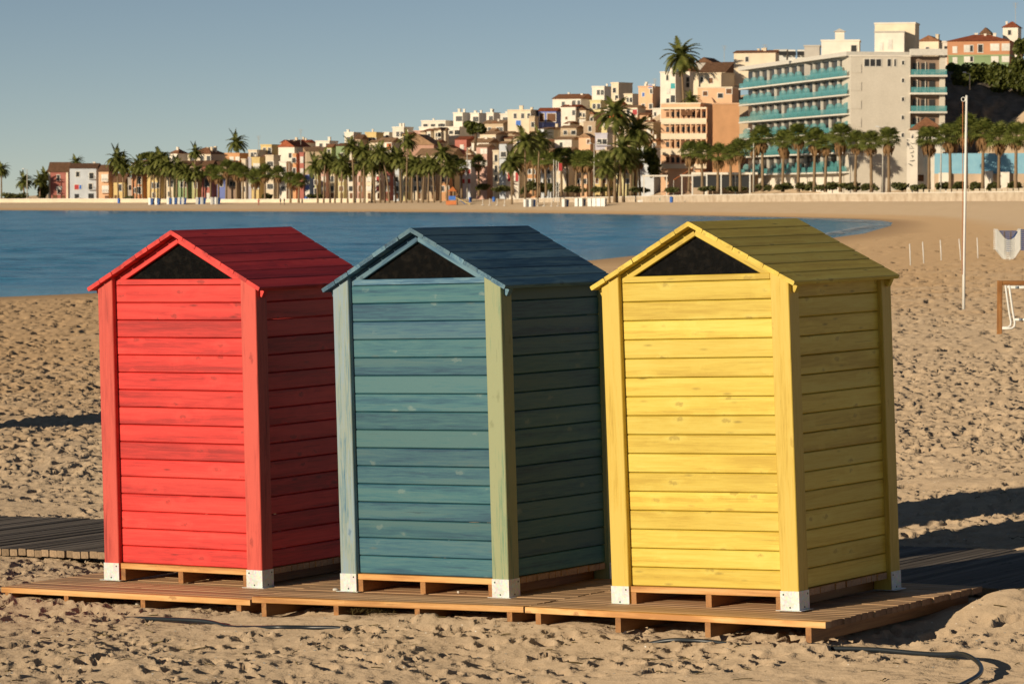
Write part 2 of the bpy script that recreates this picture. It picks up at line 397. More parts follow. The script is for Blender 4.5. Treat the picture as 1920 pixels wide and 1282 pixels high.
weed = t.math('MULTIPLY', t.math('LESS_THAN', sp.outputs['Distance'], .20), t.math('GREATER_THAN', sx.outputs[1], .965))
c = t.mix(weed, c, (.10,.075,.05))
sz_ = t.n('ShaderNodeSeparateXYZ'); t.l(pos, sz_.inputs[0])
damp = t.math('SUBTRACT', 1.0, t.math('MULTIPLY', t.math('ADD', t.math('ADD', sz_.outputs[2], 0.62), t.math('MULTIPLY', t.math('SUBTRACT', a, .5), .5)), 3.5), True)
c = t.mix(t.math('MULTIPLY', damp, .85), c, t.mix(b, (.43,.28,.15), (.53,.365,.21)))
wet = t.math('SUBTRACT', 1.0, t.math('MULTIPLY', t.math('ADD', t.math('SUBTRACT', sz_.outputs[2], SEA), t.math('MULTIPLY', a, .10)), 3.6), True)
c = t.mix(t.math('MULTIPLY', wet, .75), c, (.215,.135,.075))
t.col(c)
r_ = t.n('ShaderNodeMapRange'); t.l(wet, r_.inputs[0]); r_.inputs[3].default_value = 1.0; r_.inputs[4].default_value = .55; t.l(r_.outputs[0], t.b.inputs['Roughness'])
hb = t.math('ADD', t.math('MULTIPLY', t.noise(pos, 2.6, 6, .7), 3.0), t.math('MULTIPLY', g, .05))
t.bump(hb, .35, .05); M['sand'] = t.m
beach = grid_obj('beach', V, Q, M['sand'])
ne = V[:i1*nj]; ne = ne[(np.hypot(ne[:,0], ne[:,1]) > 17) & (np.hypot(ne[:,0], ne[:,1]) < 40) & (np.abs(ne[:,0]) < .17*ne[:,1])]
litter_at = ne[nrng.choice(len(ne), 1500, replace=False)].copy()
del X, Y, Z, Rg, Tg, SD, WDg, tram, on_beach, V, Q

# ------------------------------------------------------------------ the sea
ts = np.radians(np.concatenate([np.linspace(-75,-13,25), np.linspace(-12,12,420), np.linspace(13,30,8)]))
rs = [40.0]
while rs[-1] < 1500: rs.append(rs[-1]*(1.02 if rs[-1] < 100 else 1.0+.0030*(rs[-1]/120)**.55))
rs = np.array(rs); Rg, Tg = np.meshgrid(rs, ts, indexing='ij'); X = Rg*np.sin(Tg); Y = Rg*np.cos(Tg)
Zs = np.full(X.shape, SEA); calm = smooth(0, 15, -shore_dist(X, Y))
for lam, amp, an, sd_ in ((1.0, .05, .10, 35), (1.9, .09, -.15, 33), (4.0, .10, .12, 32), (9, .06, .05, 31), (24, .06, .2, 34)):
    c_, s_ = math.cos(an), math.sin(an)
    Zs += 2*amp*vnoise((X*c_+Y*s_)/(lam*2.4), (-X*s_+Y*c_)/lam, sd_)*calm
V = np.stack([X, Y, Zs], -1).reshape(-1, 3).astype(np.float32); idx = np.arange(X.size).reshape(X.shape)
Q = np.stack([idx[:-1,:-1], idx[:-1,1:], idx[1:,1:], idx[1:,:-1]], -1).reshape(-1, 4)
t = NT('sea_water', .16, .5); geo = t.n('ShaderNodeNewGeometry'); pos = geo.outputs['Position']
mp_ = t.n('ShaderNodeMapping'); mp_.inputs['Scale'].default_value = (.5, 1.0, 1.0); mp_.inputs['Rotation'].default_value = (0,0,.4); t.l(pos, mp_.inputs['Vector'])
a = t.noise(mp_.outputs[0], .045, 4, .6); b = t.noise(mp_.outputs[0], 1.1, 6, .65, .4); d = t.noise(mp_.outputs[0], .28, 4, .6, .3)
t.col(t.ramp(a, [(.35,(.045,.245,.430)),(.65,(.090,.335,.510))])); t.b.inputs['IOR'].default_value = 1.33
t.bump(t.math('ADD', t.math('MULTIPLY', b, 1.1), t.math('MULTIPLY', d, 1.6)), 1.0, .5); M['sea'] = t.m
sea = grid_obj('sea', V, Q, M['sea'])
# surf: thin runs of foam where the water meets the far sand
t = NT('foam', .8, .2); tc = t.n('ShaderNodeNewGeometry')
n_ = t.noise(tc.outputs['Position'], .55, 6, .7); t.col((.80,.82,.82))
t.l(t.ramp(n_, [(.47,(0,0,0)),(.58,(1,1,1))]), t.b.inputs['Alpha']); M['foam'] = t.m
fb = MB()
for (pts_, wd_) in ((((30,312),(36,350),(42,392),(49,440)), 3.0), (((56,497),(57,540),(56,586),(49,632)), 6.0), (((34,690),(16,765),(-9,842)), 5.0), (((24,315),(30,345),(35,380)), 2.2), (((-20,852),(-78,905),(-146,982)), 3.0)):
    q = [Vector((x-wd_*1.3, y, SEA+.085)) for x, y in pts_]
    for i in range(len(q)-1):
        for j in range(6):
            a_ = q[i].lerp(q[i+1], j/6); b_ = q[i].lerp(q[i+1], (j+1)/6); W_ = wd_*rng.uniform(.3, 1)
            fb.add([a_, a_+Vector((W_,0,.02)), b_+Vector((W_,0,.02)), b_, a_-Vector((0,0,.05)), a_+Vector((W_,0,-.05)), b_+Vector((W_,0,-.05)), b_-Vector((0,0,.05))], [(0,1,2,3),(7,6,5,4)])
foam = fb.build('foam', M['foam']); tag(foam, 'thin white surf along the far water line of the bay', 'foam', kind='stuff')
del X, Y, Zs, Rg, Tg, V, Q

# ------------------------------------------------------------------ beach huts
HW, HD = 1.2688, 1.2511; PWx, PWy = .12, .118
EAVE_X, EAVE_Z, RIDGE_Z = .0608, 1.8878, 2.2561
SL = (RIDGE_Z-EAVE_Z)/(HW/2+EAVE_X); SA = math.atan(SL); CS, SN = math.cos(SA), math.sin(SA)
RT = .026
def roof_under(x):
    xx = min(x, HW-x); return EAVE_Z + (xx+EAVE_X)*SL - RT/CS - .001
def post_mesh(side, m):
    c = .004; a, b = PWy/2, PWx/2
    pr = [(-a+c,-b),(a-c,-b),(a,-b+c),(a,b-c),(a-c,b),(-a+c,b),(-a,b-c),(-a,-b+c)]
    cx = b if side == 0 else HW-b
    v = [(.0035,y,z) for y,z in pr] + [(roof_under(cx-z),y,z) for y,z in pr]
    f = [tuple(range(7,-1,-1)), tuple(range(8,16))] + [(i,(i+1)%8,(i+1)%8+8,i+8) for i in range(8)]
    return mesh('post', v, f, m)
disc = MB()
for k_ in range(10): disc.v.append((.006*math.cos(k_*math.pi/5), 0, .006*math.sin(k_*math.pi/5)))
for k_ in range(10): disc.v.append((.0045*math.cos(k_*math.pi/5), -.002, .0045*math.sin(k_*math.pi/5)))
disc.f = [(i,(i+1)%10,(i+1)%10+10,i+10) for i in range(10)] + [tuple(range(10,20))]
screw_me = disc.mesh('screw', M['screw'])
# dust-specked acrylic in the gable; near-black colour paints in the dim interior
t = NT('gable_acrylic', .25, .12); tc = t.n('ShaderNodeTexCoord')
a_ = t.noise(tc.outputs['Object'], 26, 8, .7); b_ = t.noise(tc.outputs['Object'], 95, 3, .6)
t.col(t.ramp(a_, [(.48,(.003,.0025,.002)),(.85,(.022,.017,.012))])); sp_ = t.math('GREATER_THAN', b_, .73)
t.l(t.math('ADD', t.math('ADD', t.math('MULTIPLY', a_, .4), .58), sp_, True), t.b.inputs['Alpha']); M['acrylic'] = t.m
M['ply'] = wood('raw_plywood', [(.26,.16,.08),(.38,.25,.14),(.46,.32,.19)], (.2,.12,.06), kn=.2)

def make_hut(loc, yaw, rx, ry, mats, label, seed):
    r = random.Random(seed)
    main, pl_, pr_, trim, roofm, sidem = mats
    root = empty('beach_hut', loc, (0,0,0), label, 'beach hut', 'three painted beach huts in a row')
    root.rotation_euler = (rot(yaw, rx, ry)).to_euler()
    R90 = math.pi/2
    # corner posts and their steel shoes
    for sx in (0, 1):
        for sy in (0, 1):
            m = (pl_, pr_)[sx]
            p = ob('post', post_mesh(sx, m), root, (PWx/2 if sx == 0 else HW-PWx/2, PWy/2 if sy == 0 else HD-PWy/2, 0), (0,-R90,0))
            s = MB(); x0 = -.003 if sx == 0 else HW-PWx-.001; x1 = PWx+.001 if sx == 0 else HW+.003; e = .003
            yf = -.003 if sy == 0 else HD; s.box(x0, x1, yf, yf+e, .0032, .1124)
            xo = x0 if sx == 0 else x1-e
            s.box(xo, xo+e, *((e-.003, PWy) if sy == 0 else (HD-PWy, HD)), .0032, .1124)
            s.box(x0-.022, x1+.022, *((-.022, PWy+.004) if sy == 0 else (HD-PWy-.004, HD+.022)), .0002, .003)
            sh_ = s.build('post_shoe', M['zinc'], root)
            if sy == 0:
                xa = PWx-.02 if sx == 0 else HW-PWx+.02
                for (xs, zs) in ((xa, .092), ((x0+x1)/2+r.uniform(-.004,.004), .018)):
                    ob('screw', screw_me, sh_, (xs, -.0032, zs))
                xf = -.0032 if sx == 0 else HW+.0032
                for (ys, zs) in ((PWy-.02, .092), (PWy/2, .018)):
                    ob('screw', screw_me, sh_, (xf, ys, zs), (0,0,R90 if sx else -R90))
            elif sx == 1:
                for (ys, zs) in ((HD-PWy+.02, .092), (HD-PWy/2, .018)): ob('screw', screw_me, sh_, (HW+.0032, ys, zs), (0,0,R90))
    # walls: tongue and groove boards
    z0, z1, n = .1135, 1.904, 16; pz = (z1-z0)/n
    Lf = HW-2*PWx-.002; Ls = HD-2*PWy-.002
    for i in range(n):
        z = z0 + pz*(i+.5)
        for y, nm in ((.047, 0), (HD-.047, 1)):
            ob('wall_board', board(Lf, .022, pz-.0035, .005, main), root, (HW/2, y+r.uniform(-.0012,.0012), z), (r.uniform(-.012,.012),0,r.uniform(-.0012,.0012)))
    ns = 16; zs0 = z0+.0
    for i in range(ns):
        h = pz if i < ns-1 else roof_under(.03)-.012-(zs0+pz*(ns-1))
        z = zs0+pz*i+h/2
        for x in (.041, HW-.041):
            ob('wall_board', board(Ls, .022, h-.0035, .005, sidem), root, (x+r.uniform(-.001,.001), HD/2, z), (0,0,R90))
    ob('top_rail', board(.985, .024, .035, .003, trim), root, (HW/2, .0465, 1.9235))
    # gable window in front, plywood gable at the back
    gz = 1.942; hx = lambda z, d: (z - (EAVE_Z - RT/CS - d))/SL - EAVE_X
    xa = hx(gz, .0); g = MB().prism([(xa, gz), (HW-xa, gz), (HW/2, roof_under(HW/2))], .064, .068)
    gw = g.build('gable_window', M['acrylic'], root)
    for xs in (xa+.115, HW-xa-.115): ob('screw', screw_me, gw, (xs, .063, gz+.030), (0,0,0), (1.5,1.5,1.5))
    MB().prism([(xa, gz-.03), (HW-xa, gz-.03), (HW/2, roof_under(HW/2))], HD-.066, HD-.054).build('back_gable', M['ply'], root)
    # rafters under the roof
    for y in (.056, HD-.056):
        for s in (0, 1):
            L = (HW/2+.034)/CS; cxm = (-.034 + HW/2)/2; zc = EAVE_Z + (cxm+EAVE_X)*SL - (RT+.0265)/CS
            mx = cxm if s == 0 else HW-cxm
            ob('rafter', board(L-.012, .040, .050, .003, trim), root, (mx, y+(.0015 if s else 0), zc), (0, -SA if s == 0 else SA, 0))
    # roof boards
    nb = 7; Lsl = (HW/2+EAVE_X)/CS; pb = Lsl/nb; y0, y1 = -.0342, HD+.004
    for s in (0, 1):
        for i in range(nb):
            q = pb*(i+.5); x = -EAVE_X + q*CS; z = EAVE_Z + q*SN; nrm = Vector((-SN,0,CS)) if s == 0 else Vector((SN,0,CS))
            if s: x = HW-x
            c = Vector((x, 0, z)) - nrm*(RT/2)
            c.y = (y0+y1)/2 + r.uniform(-.003,.003)
            Yd = Vector((-CS,0,-SN)) if s == 0 else Vector((-CS,0,SN))
            Mx = Matrix(((0,Yd.x,nrm.x),(1,Yd.y,nrm.y),(0,Yd.z,nrm.z)))
            Mx = Mx @ Matrix.Rotation((.018 if s == 0 else -.018)+r.uniform(-.006,.006), 3, 'X')
            o = ob('roof_board', board(y1-y0, pb-.0028, RT, .004, roofm), root, c, Mx.to_euler())
    # pallet floor: boards on joists
    for i in range(19):
        y = .012+.031+i*.0645
        if y > HD-.03: break
        inner = y < PWy+.03 or y > HD-PWy-.03
        ob('floor_board', board(HW-2*PWx-.004 if inner else HW-.02+r.uniform(-.012,.008), .058, .036, .003, M['fresh']), root, (HW/2, y, .0935))
    for x in (.12+.021, HW/2+r.uniform(-.03,.03), HW-.12-.021):
        ob('floor_joist', board(HD-.03, .038, .0735, .003, M['joist']), root, (x, HD/2, .0385), (0,0,R90))
    return root

huts = [
 ((-2.637, 22.3671, -.0232), (-.56751, .0111, -.0165), ('red','red_post','red_post','red','red','red'), 'bright red wooden beach hut with a dark red plank roof'),
 ((-1.0677, 21.5952, -.0097), (-.59537, .00425, -.0305), ('blue','blue_post_pale','blue_post_green','blue_trim','blue_trim','blue'), 'teal blue wooden beach hut with one greenish front post'),
 ((.5962, 20.513, .0328), (-.59177, .01005, -.03656), ('yellow','yellow_post','yellow_post','yellow','yellow','yellow'), 'yellow wooden beach hut with an olive looking plank roof'),
]
roots = []
for i, (l, a, mm, lab) in enumerate(huts):
    s_ = (1.0160, .9950, .9915)[i]; C0 = Vector((0, 0, CAM_H)); l = tuple(C0 + (Vector(l)-C0)*s_)   # set down on its deck
    huts[i] = (l, a, mm, lab); h_ = make_hut(l, *a, [M[k] for k in mm], lab, 100+i); h_.scale = (s_, s_, s_); roots.append(h_)

# ------------------------------------------------------------------ decks under the huts: three two-metre sections in line
decks = [
 (-2.385, -.335, -.010, -.014, (.025,.27,.58,.955), 'left section of slatted timber deck under the red hut'),
 (-.322, 1.690, .004, .024, (.045,.32,.62,.950), 'middle section of slatted timber deck under the teal hut'),
 (1.702, 3.696, .022, .016, (.045,.32,.62,.945), 'right section of slatted timber deck under the yellow hut'),
]
for di, (x0, x1, za, zb, js, lab) in enumerate(decks):
    r = random.Random(40+di); Ld = x1-x0
    mat = Matrix.Translation(FO) @ FR.to_4x4() @ Matrix.Translation(((x0+x1)/2, -.5, (za+zb)/2)) @ Matrix.Rotation(-math.atan2(zb-za, Ld), 4, 'Y')
    root = empty('timber_deck', mat.to_translation(), mat.to_euler(), lab, 'deck', 'deck sections under the huts')
    p = .0735; n = 27
    for k in range(n):
        dx = r.uniform(-.007,.007) if k else 0
        ob('deck_board', board(Ld, p-.007, .036, .003, M['fresh'] if k == 0 else M['deck']), root, (dx, p*(k+.5), -.0182+r.uniform(-.0018,.0006)), (r.uniform(-.014,.014),0,r.uniform(-.0014,.0014)))
    for f_ in js:
        L = n*p-.012
        ob('deck_joist', board(L, .036, .085, .003, M['joist']), root, (-Ld/2+f_*Ld, .006+L/2, -.0362-.0425), (0,0,math.pi/2))

# ------------------------------------------------------------------ weathered walkway behind the huts
wk = empty('boardwalk', FO, FR.to_euler(), 'weathered grey boardwalk crossing the sand behind the huts', 'boardwalk')
r = random.Random(5); x = -9.6; k = 0
while x < 8.6:
    wdt = r.uniform(.066,.074); L = 2.28+r.uniform(-.02,.02)
    ob('walkway_plank', board(2.28, .070, .050, .005, M['grey']), wk, (x, 3.10+r.uniform(-.012,.012), -.076+r.uniform(-.005,.004)), (r.uniform(-.05,.05), 0, math.pi/2+r.uniform(-.006,.006)))
    x += wdt+r.uniform(.006,.012); k += 1
for y in (2.25, 3.1, 3.95):
    ob('walkway_bearer', board(18.2, .07, .05, .004, M['grey']), wk, (-.5, y, -.131))

# ------------------------------------------------------------------ hose, pebbles, weed
def on_sand(u, v, h): 
    q = G(u, v, h); return q
def hose(pts, label, rad_=.013):
    q = []
    for (u, v, dz) in pts: q.append(G(u, v, .0) + Vector((0,0,dz)))
    # Catmull-Rom through the points
    out = []
    for i in range(len(q)-1):
        p0, p1, p2, p3 = q[max(i-1,0)], q[i], q[i+1], q[min(i+2,len(q)-1)]
        for j in range(10):
            s = j/10; out.append(.5*((2*p1)+(p2-p0)*s+(2*p0-5*p1+4*p2-p3)*s*s+(3*p1-p0-3*p2+p3)*s**3))
    out.append(q[-1]); o = MB().tube(out, rad_, 10).build('hose', M['hose'], smooth=True)
    return tag(o, label, 'hose', 'hoses half buried in the sand')
hose([(1205,1199,-.03),(1260,1201,.005),(1330,1202,.0),(1428,1209,-.012),(1537,1214,.0),(1641,1222,.015),(1720,1228,.012),(1766,1233,.02),(1807,1240,.04),(1835,1253,.03),(1838,1268,.02),(1812,1282,.01),(1770,1300,.01)], 'black rubber hose curling through the sand at the right foreground', .0125)
hose([(165,1153,-.04),(240,1159,.0),(333,1167,.02),(390,1171,.02),(433,1175,.0),(480,1179,.01),(520,1183,.025),(580,1182,.02),(640,1184,.02),(693,1187,-.02)], 'black rubber hose half buried in the sand before the red and teal huts')
def pebble(loc, s, label, seed):
    r = random.Random(seed); bm = bmesh.new(); bmesh.ops.create_icosphere(bm, subdivisions=2, radius=1)
    for v in bm.verts: v.co *= 1+r.uniform(-.16,.16); v.co = Vector((v.co.x*s[0], v.co.y*s[1], v.co.z*s[2]))
    me = bpy.data.meshes.new('pebble'); bm.to_mesh(me); bm.free(); me.materials.append(M['stone'])
    me.polygons.foreach_set('use_smooth', [True]*len(me.polygons))
    o = ob('pebble', me, None, loc); return tag(o, label, 'pebble')
h2 = rot(*huts[1][1]); h2o = Vector(huts[1][0])
pebble(h2o + h2 @ Vector((-.045,.0,.009)), (.020,.016,.010), 'small white pebble on the deck beside the left shoe of the teal hut', 1)
pebble(h2o + h2 @ Vector((.80,.13,.008)), (.010,.012,.008), 'tiny pale pebble on the deck under the teal hut', 2)
for i, (u, v, lab) in enumerate(((258,1134,'pale pebble on the sand just under the red hut deck edge'), (553,1180,'pale pebble in the sand beside the buried hose'), (1170,1188,'pale pebble in the sand below the yellow hut deck'))):
    q = G(u, v); pebble(q+Vector((0,0,.012)), (.016,.014,.012), lab, 5+i)
# dry weed blown under the deck
r = random.Random(9); wb = MB(); c0 = h2o + h2 @ Vector((.42,-.28,-.085))
for k in range(260):
    a = r.uniform(0, 6.28); rr_ = r.random()**.6; c = c0 + h2 @ Vector((math.cos(a)*rr_*.20, math.sin(a)*rr_*.10, .04*(1-rr_)+r.uniform(0,.012)))
    d = Vector((r.uniform(-1,1), r.uniform(-.6,.6), r.uniform(-.3,.3))).normalized()*r.uniform(.02,.06); s = Vector((0,0,1)).cross(d).normalized()*.002
    wb.add([c-d+s, c-d-s, c+d-s, c+d+s], [(0,1,2,3)])
tag(wb.build('seaweed', M['weed']), 'clump of dry brown seaweed under the teal hut deck edge', 'seaweed', kind='stuff')

# shell chips, twigs and scraps of weed lying about
r = random.Random(19); lb_ = {'shell_chips': MB(), 'twigs': MB()}
for q in litter_at:
    p0 = Vector(q) ; l_ = FR.transposed() @ (p0-FO)
    if -2.5 < l_.x < 3.8 and -.6 < l_.y < 1.6 or 1.8 < l_.y < 4.5: continue
    if r.random() < .6:
        s = r.uniform(.004,.011); lb_['shell_chips'].add([p0+Vector((s*math.cos(a), s*math.sin(a)*.8, .004+.3*s*math.sin(a*2))) for a in (0,1.4,2.7,4,5.2)] + [p0+Vector((0,0,.004+s*.6))], [(0,1,5),(1,2,5),(2,3,5),(3,4,5),(4,0,5)])
    else:
        a = r.uniform(0,6.28); L = r.uniform(.012,.055); d = Vector((math.cos(a)*L, math.sin(a)*L, r.uniform(-.2,.3)*L)); lb_['twigs'].tube([p0-d+Vector((0,0,.006)), p0+Vector((0,0,.009)), p0+d+Vector((0,0,.006))], r.uniform(.0015,.0035), 4)
tag(lb_['shell_chips'].build('shell_chips', M['stone']), 'pale shell chips scattered over the sand round the huts', 'shells', kind='stuff')
tag(lb_['twigs'].build('twigs', M['weed']), 'thin dark twigs and weed scraps scattered over the sand', 'twigs', kind='stuff')

# ------------------------------------------------------------------ things standing on the beach to the right
fp = G(1807, 580)
pole = empty('flagpole', fp, (0,0,0), 'tall bare white flagpole standing in the sand at right', 'flagpole')
Hh = 400*fp.y/F_PX
MB().tube([(0,0,-.3),(.0,0,1.5),(.02,0,3),(.045,0,Hh)], [.040,.038,.034,.030], 12).build('pole', M['white_paint'], pole, smooth=True)
ring = [(.01-.05+.05*math.cos(a)*1.0, -.0, Hh-.10+.055*math.sin(a)) for a in [k*math.pi/6 for k in range(13)]]
MB().tube(ring, .010, 6).build('pulley_ring', M['white_paint'], pole)
M['rope'] = plain('orange_rope', (.55,.22,.10), .9, .1)
MB().tube([(-.055,-.01,Hh-.15),(-.045,-.03,2.6),(-.048,-.03,1.0),(-.045,-.02,.9)], .010, 5).build('rope', M['rope'], pole)
for i, (u, v, ut, vt) in enumerate(((1707.5,497,1705.6,457),(1732.7,493.5,1729.7,453),(1765.5,489,1763,450),(1802,486.5,1798,448),(1834,484.6,1832,445.5))):
    b = G(u, v); tp = P(ut, vt, b.y); d = tp-b
    o = MB().tube([(0,0,-.25), d*.5, d], [.026,.026,.023], 8).build('stake', M['white_paint'], None, b, smooth=True)
    tag(o, 'white stake in the sand beyond the yellow hut, %s from the left of five' % ('first','second','third','fourth','fifth')[i], 'stake', 'row of white stakes')
# timber frame and the lounger beside it
b = G(1874, 627); k = b.y/F_PX
fr = empty('goal_frame', b, (0,0,rad(-6)), 'low brown timber frame of posts and rail at the right edge', 'frame')
H_ = 101*k; ob('post', board(H_+.3, .105, .105, .008, M['joist']), fr, (0,0,(H_-.3)/2), (0,-math.pi/2,0))
ob('rail', board(2.4, .10, .09, .008, M['joist']), fr, (1.255, 0, H_-.046))
ob('post', board(H_+.3, .105, .105, .008, M['joist']), fr, (2.5,0,(H_-.3)/2), (0,-math.pi/2,0))
b2 = G(1893, 617); k = b2.y/F_PX
lg = empty('beach_chair', b2, (0,0,0), 'white tube framed beach chair standing behind the timber frame', 'chair')
for j, dy in enumerate((0, .55)):
    MB().tube([(-.02,dy,86*k),(.02,dy,60*k),(.07,dy,30*k),(.11,dy,12*k),(.10,dy,5*k),(.04,dy,1.5*k),(-.16,dy,.01)], .022, 8).build('side_frame', M['white_plastic'], lg, smooth=True)
for (x_, z_) in ((.02,78*k),(.10,18*k)):
    c = MB().tube([(x_,0,z_),(x_+.9,.0,z_)], .026, 8).build('cross_bar', M['white_plastic'], lg, smooth=True)
    MB().tube([(x_+.09,0,z_),(x_+.17,0,z_)], .0275, 8).build('band', M['grey_band'], c, smooth=True)
MB().tube([(.02,.55,78*k),(.92,.55,78*k)], .026, 8).build('cross_bar', M['white_plastic'], lg, smooth=True)
# stack of sun loungers: white V-shaped side frames, blue and white straps
b = G(1893, 487); k = b.y/F_PX
def lounger(loc, label):
    root = empty('sun_lounger', loc, (0,0,0), label, 'sun lounger', 'stack of sun loungers')
    prof = [(-27*k,20*k),(-24*k,20.5*k),(-10*k,3*k),(-4*k,0),(3*k,0),(10*k,5*k),(20*k,21*k),(22*k,21*k)]
    for y in (0, .62):
        MB().tube([(x_,y,z_) for x_, z_ in prof], [.028,.030,.031,.032,.032,.031,.030,.028], 8).build('side_frame', M['white_plastic'], root, smooth=True)
    for i in range(3): MB().box(-20*k+i*12*k, -20*k+i*12*k+9*k, .04, .60, 15.5*k, 17.8*k).build('strap', M['blue_strap'], root)
    st = MB().box(20*k+.03, 20*k+1.5, -.012, .60, 17.9*k, 20.2*k).build('sling', M['blue_strap'], root)
    for j in range(3): MB().box(20*k+.45+.5*j, 20*k+.50+.5*j, -.016, .604, 17.8*k, 20.3*k).build('stripe', M['white_plastic'], st)
    return root
ords = ['bottom','second','third','fourth','fifth','sixth','seventh','eighth','ninth','tenth','eleventh']
for i in range(11):
    lounger(b + Vector((-.012*i*0, 0, i*3.62*k)), ('bottom lounger of the stack of white and blue sun loungers' if i == 0 else 'top lounger of the stack of white and blue sun loungers' if i == 10 else '%s lounger from the bottom in the white and blue stack' % ords[i]))

# ------------------------------------------------------------------ the town across the bay
ORD = ['first','second','third','fourth','fifth','sixth','seventh','eighth','ninth','tenth','eleventh','twelfth','thirteenth','fourteenth','fifteenth','sixteenth','seventeenth','eighteenth','nineteenth','twentieth','twenty-first','twenty-second','twenty-third','twenty-fourth','twenty-fifth','twenty-sixth','twenty-seventh','twenty-eighth','twenty-ninth','thirtieth','thirty-first','thirty-second','thirty-third','thirty-fourth','thirty-fifth','thirty-sixth','thirty-seventh','thirty-eighth','thirty-ninth','fortieth']
def hexc(r, g, b):
    f = lambda c: (c/255/12.92) if c/255 <= .04045 else ((c/255+.055)/1.055)**2.4
    return (f(r), f(g), f(b))
WALLS = dict(white=(.82,.76,.66), cream=(.76,.64,.47), sand=(.52,.39,.25), tan=(.42,.30,.20), peach=(.74,.42,.23), orange=(.62,.28,.10), deep_orange=(.55,.20,.07),
  crimson=(.36,.045,.040), red=(.44,.07,.055), pink=(.64,.36,.30), terracotta=(.40,.19,.13), yellow=(.68,.50,.18), lemon=(.66,.58,.28), green=(.16,.30,.12), lime=(.42,.46,.18),
  pale_blue=(.55,.62,.70), blue=(.08,.17,.60), lilac=(.50,.50,.62), brown=(.22,.13,.09), grey=(.42,.40,.37))
WALLS = {k: tuple(.80*a_+.20*b_ for a_, b_ in zip(v, (.74,.64,.50))) for k, v in WALLS.items()}     # sun-bleached
WM = {k: plain('plaster_'+k, v, .9, .15, .10, .35) for k, v in WALLS.items()}
# clay tile roofs: rows of tiles across the slope
def tiles(name, c):
    t = NT(name, .9, .1); tc = t.n('ShaderNodeTexCoord'); n_ = t.noise(tc.outputs['Object'], 1.4, 5, .7)
    w_ = t.n('ShaderNodeTexWave', Scale=1.4, Distortion=.6); w_.bands_direction = 'X'; t.l(tc.outputs['Object'], w_.inputs['Vector'])
    t.col(t.mix(.35, t.ramp(n_, [(.3, tuple(x*.62 for x in c)), (.7, tuple(x*1.2 for x in c))]), w_.outputs['Color'], 'SOFT_LIGHT')); t.bump(w_.outputs[1], .5, .08)
    return t.m
RM = dict(tile=tiles('clay_tiles', (.34,.16,.085)), brown=tiles('brown_tiles', (.20,.11,.065)), tan=tiles('pale_tiles', (.42,.26,.15)), red=tiles('red_tiles', (.40,.12,.06)), white=WM['white'], grey=WM['grey'])
t = NT('window_glass', .25, .25); t.col((.045,.045,.045)); M['pane'] = t.m
M['frame'] = plain('window_frame', (.70,.66,.58), .6)
M['shut_brown'] = plain('brown_shutter', (.16,.075,.035), .7); M['shut_teal'] = plain('teal_shutter', (.05,.36,.38), .6); M['shut_blue'] = plain('blue_shutter', (.05,.16,.52), .6); M['shut_orange'] = plain('orange_shutter', (.55,.17,.05), .6); M['shut_white'] = plain('white_blind', (.74,.71,.64), .7); M['shut_red'] = plain('red_shutter', (.45,.05,.05), .6)
M['iron'] = plain('dark_iron', (.03,.03,.03), .5)
SH = dict(b='shut_brown', t='shut_teal', u='shut_blue', o='shut_orange', w='shut_white', r='shut_red', g='pane')
def wall_D(u): return float(np.interp(u, WU, WD))
def prom_z(u): return float(np.interp(u, WU, PZ))
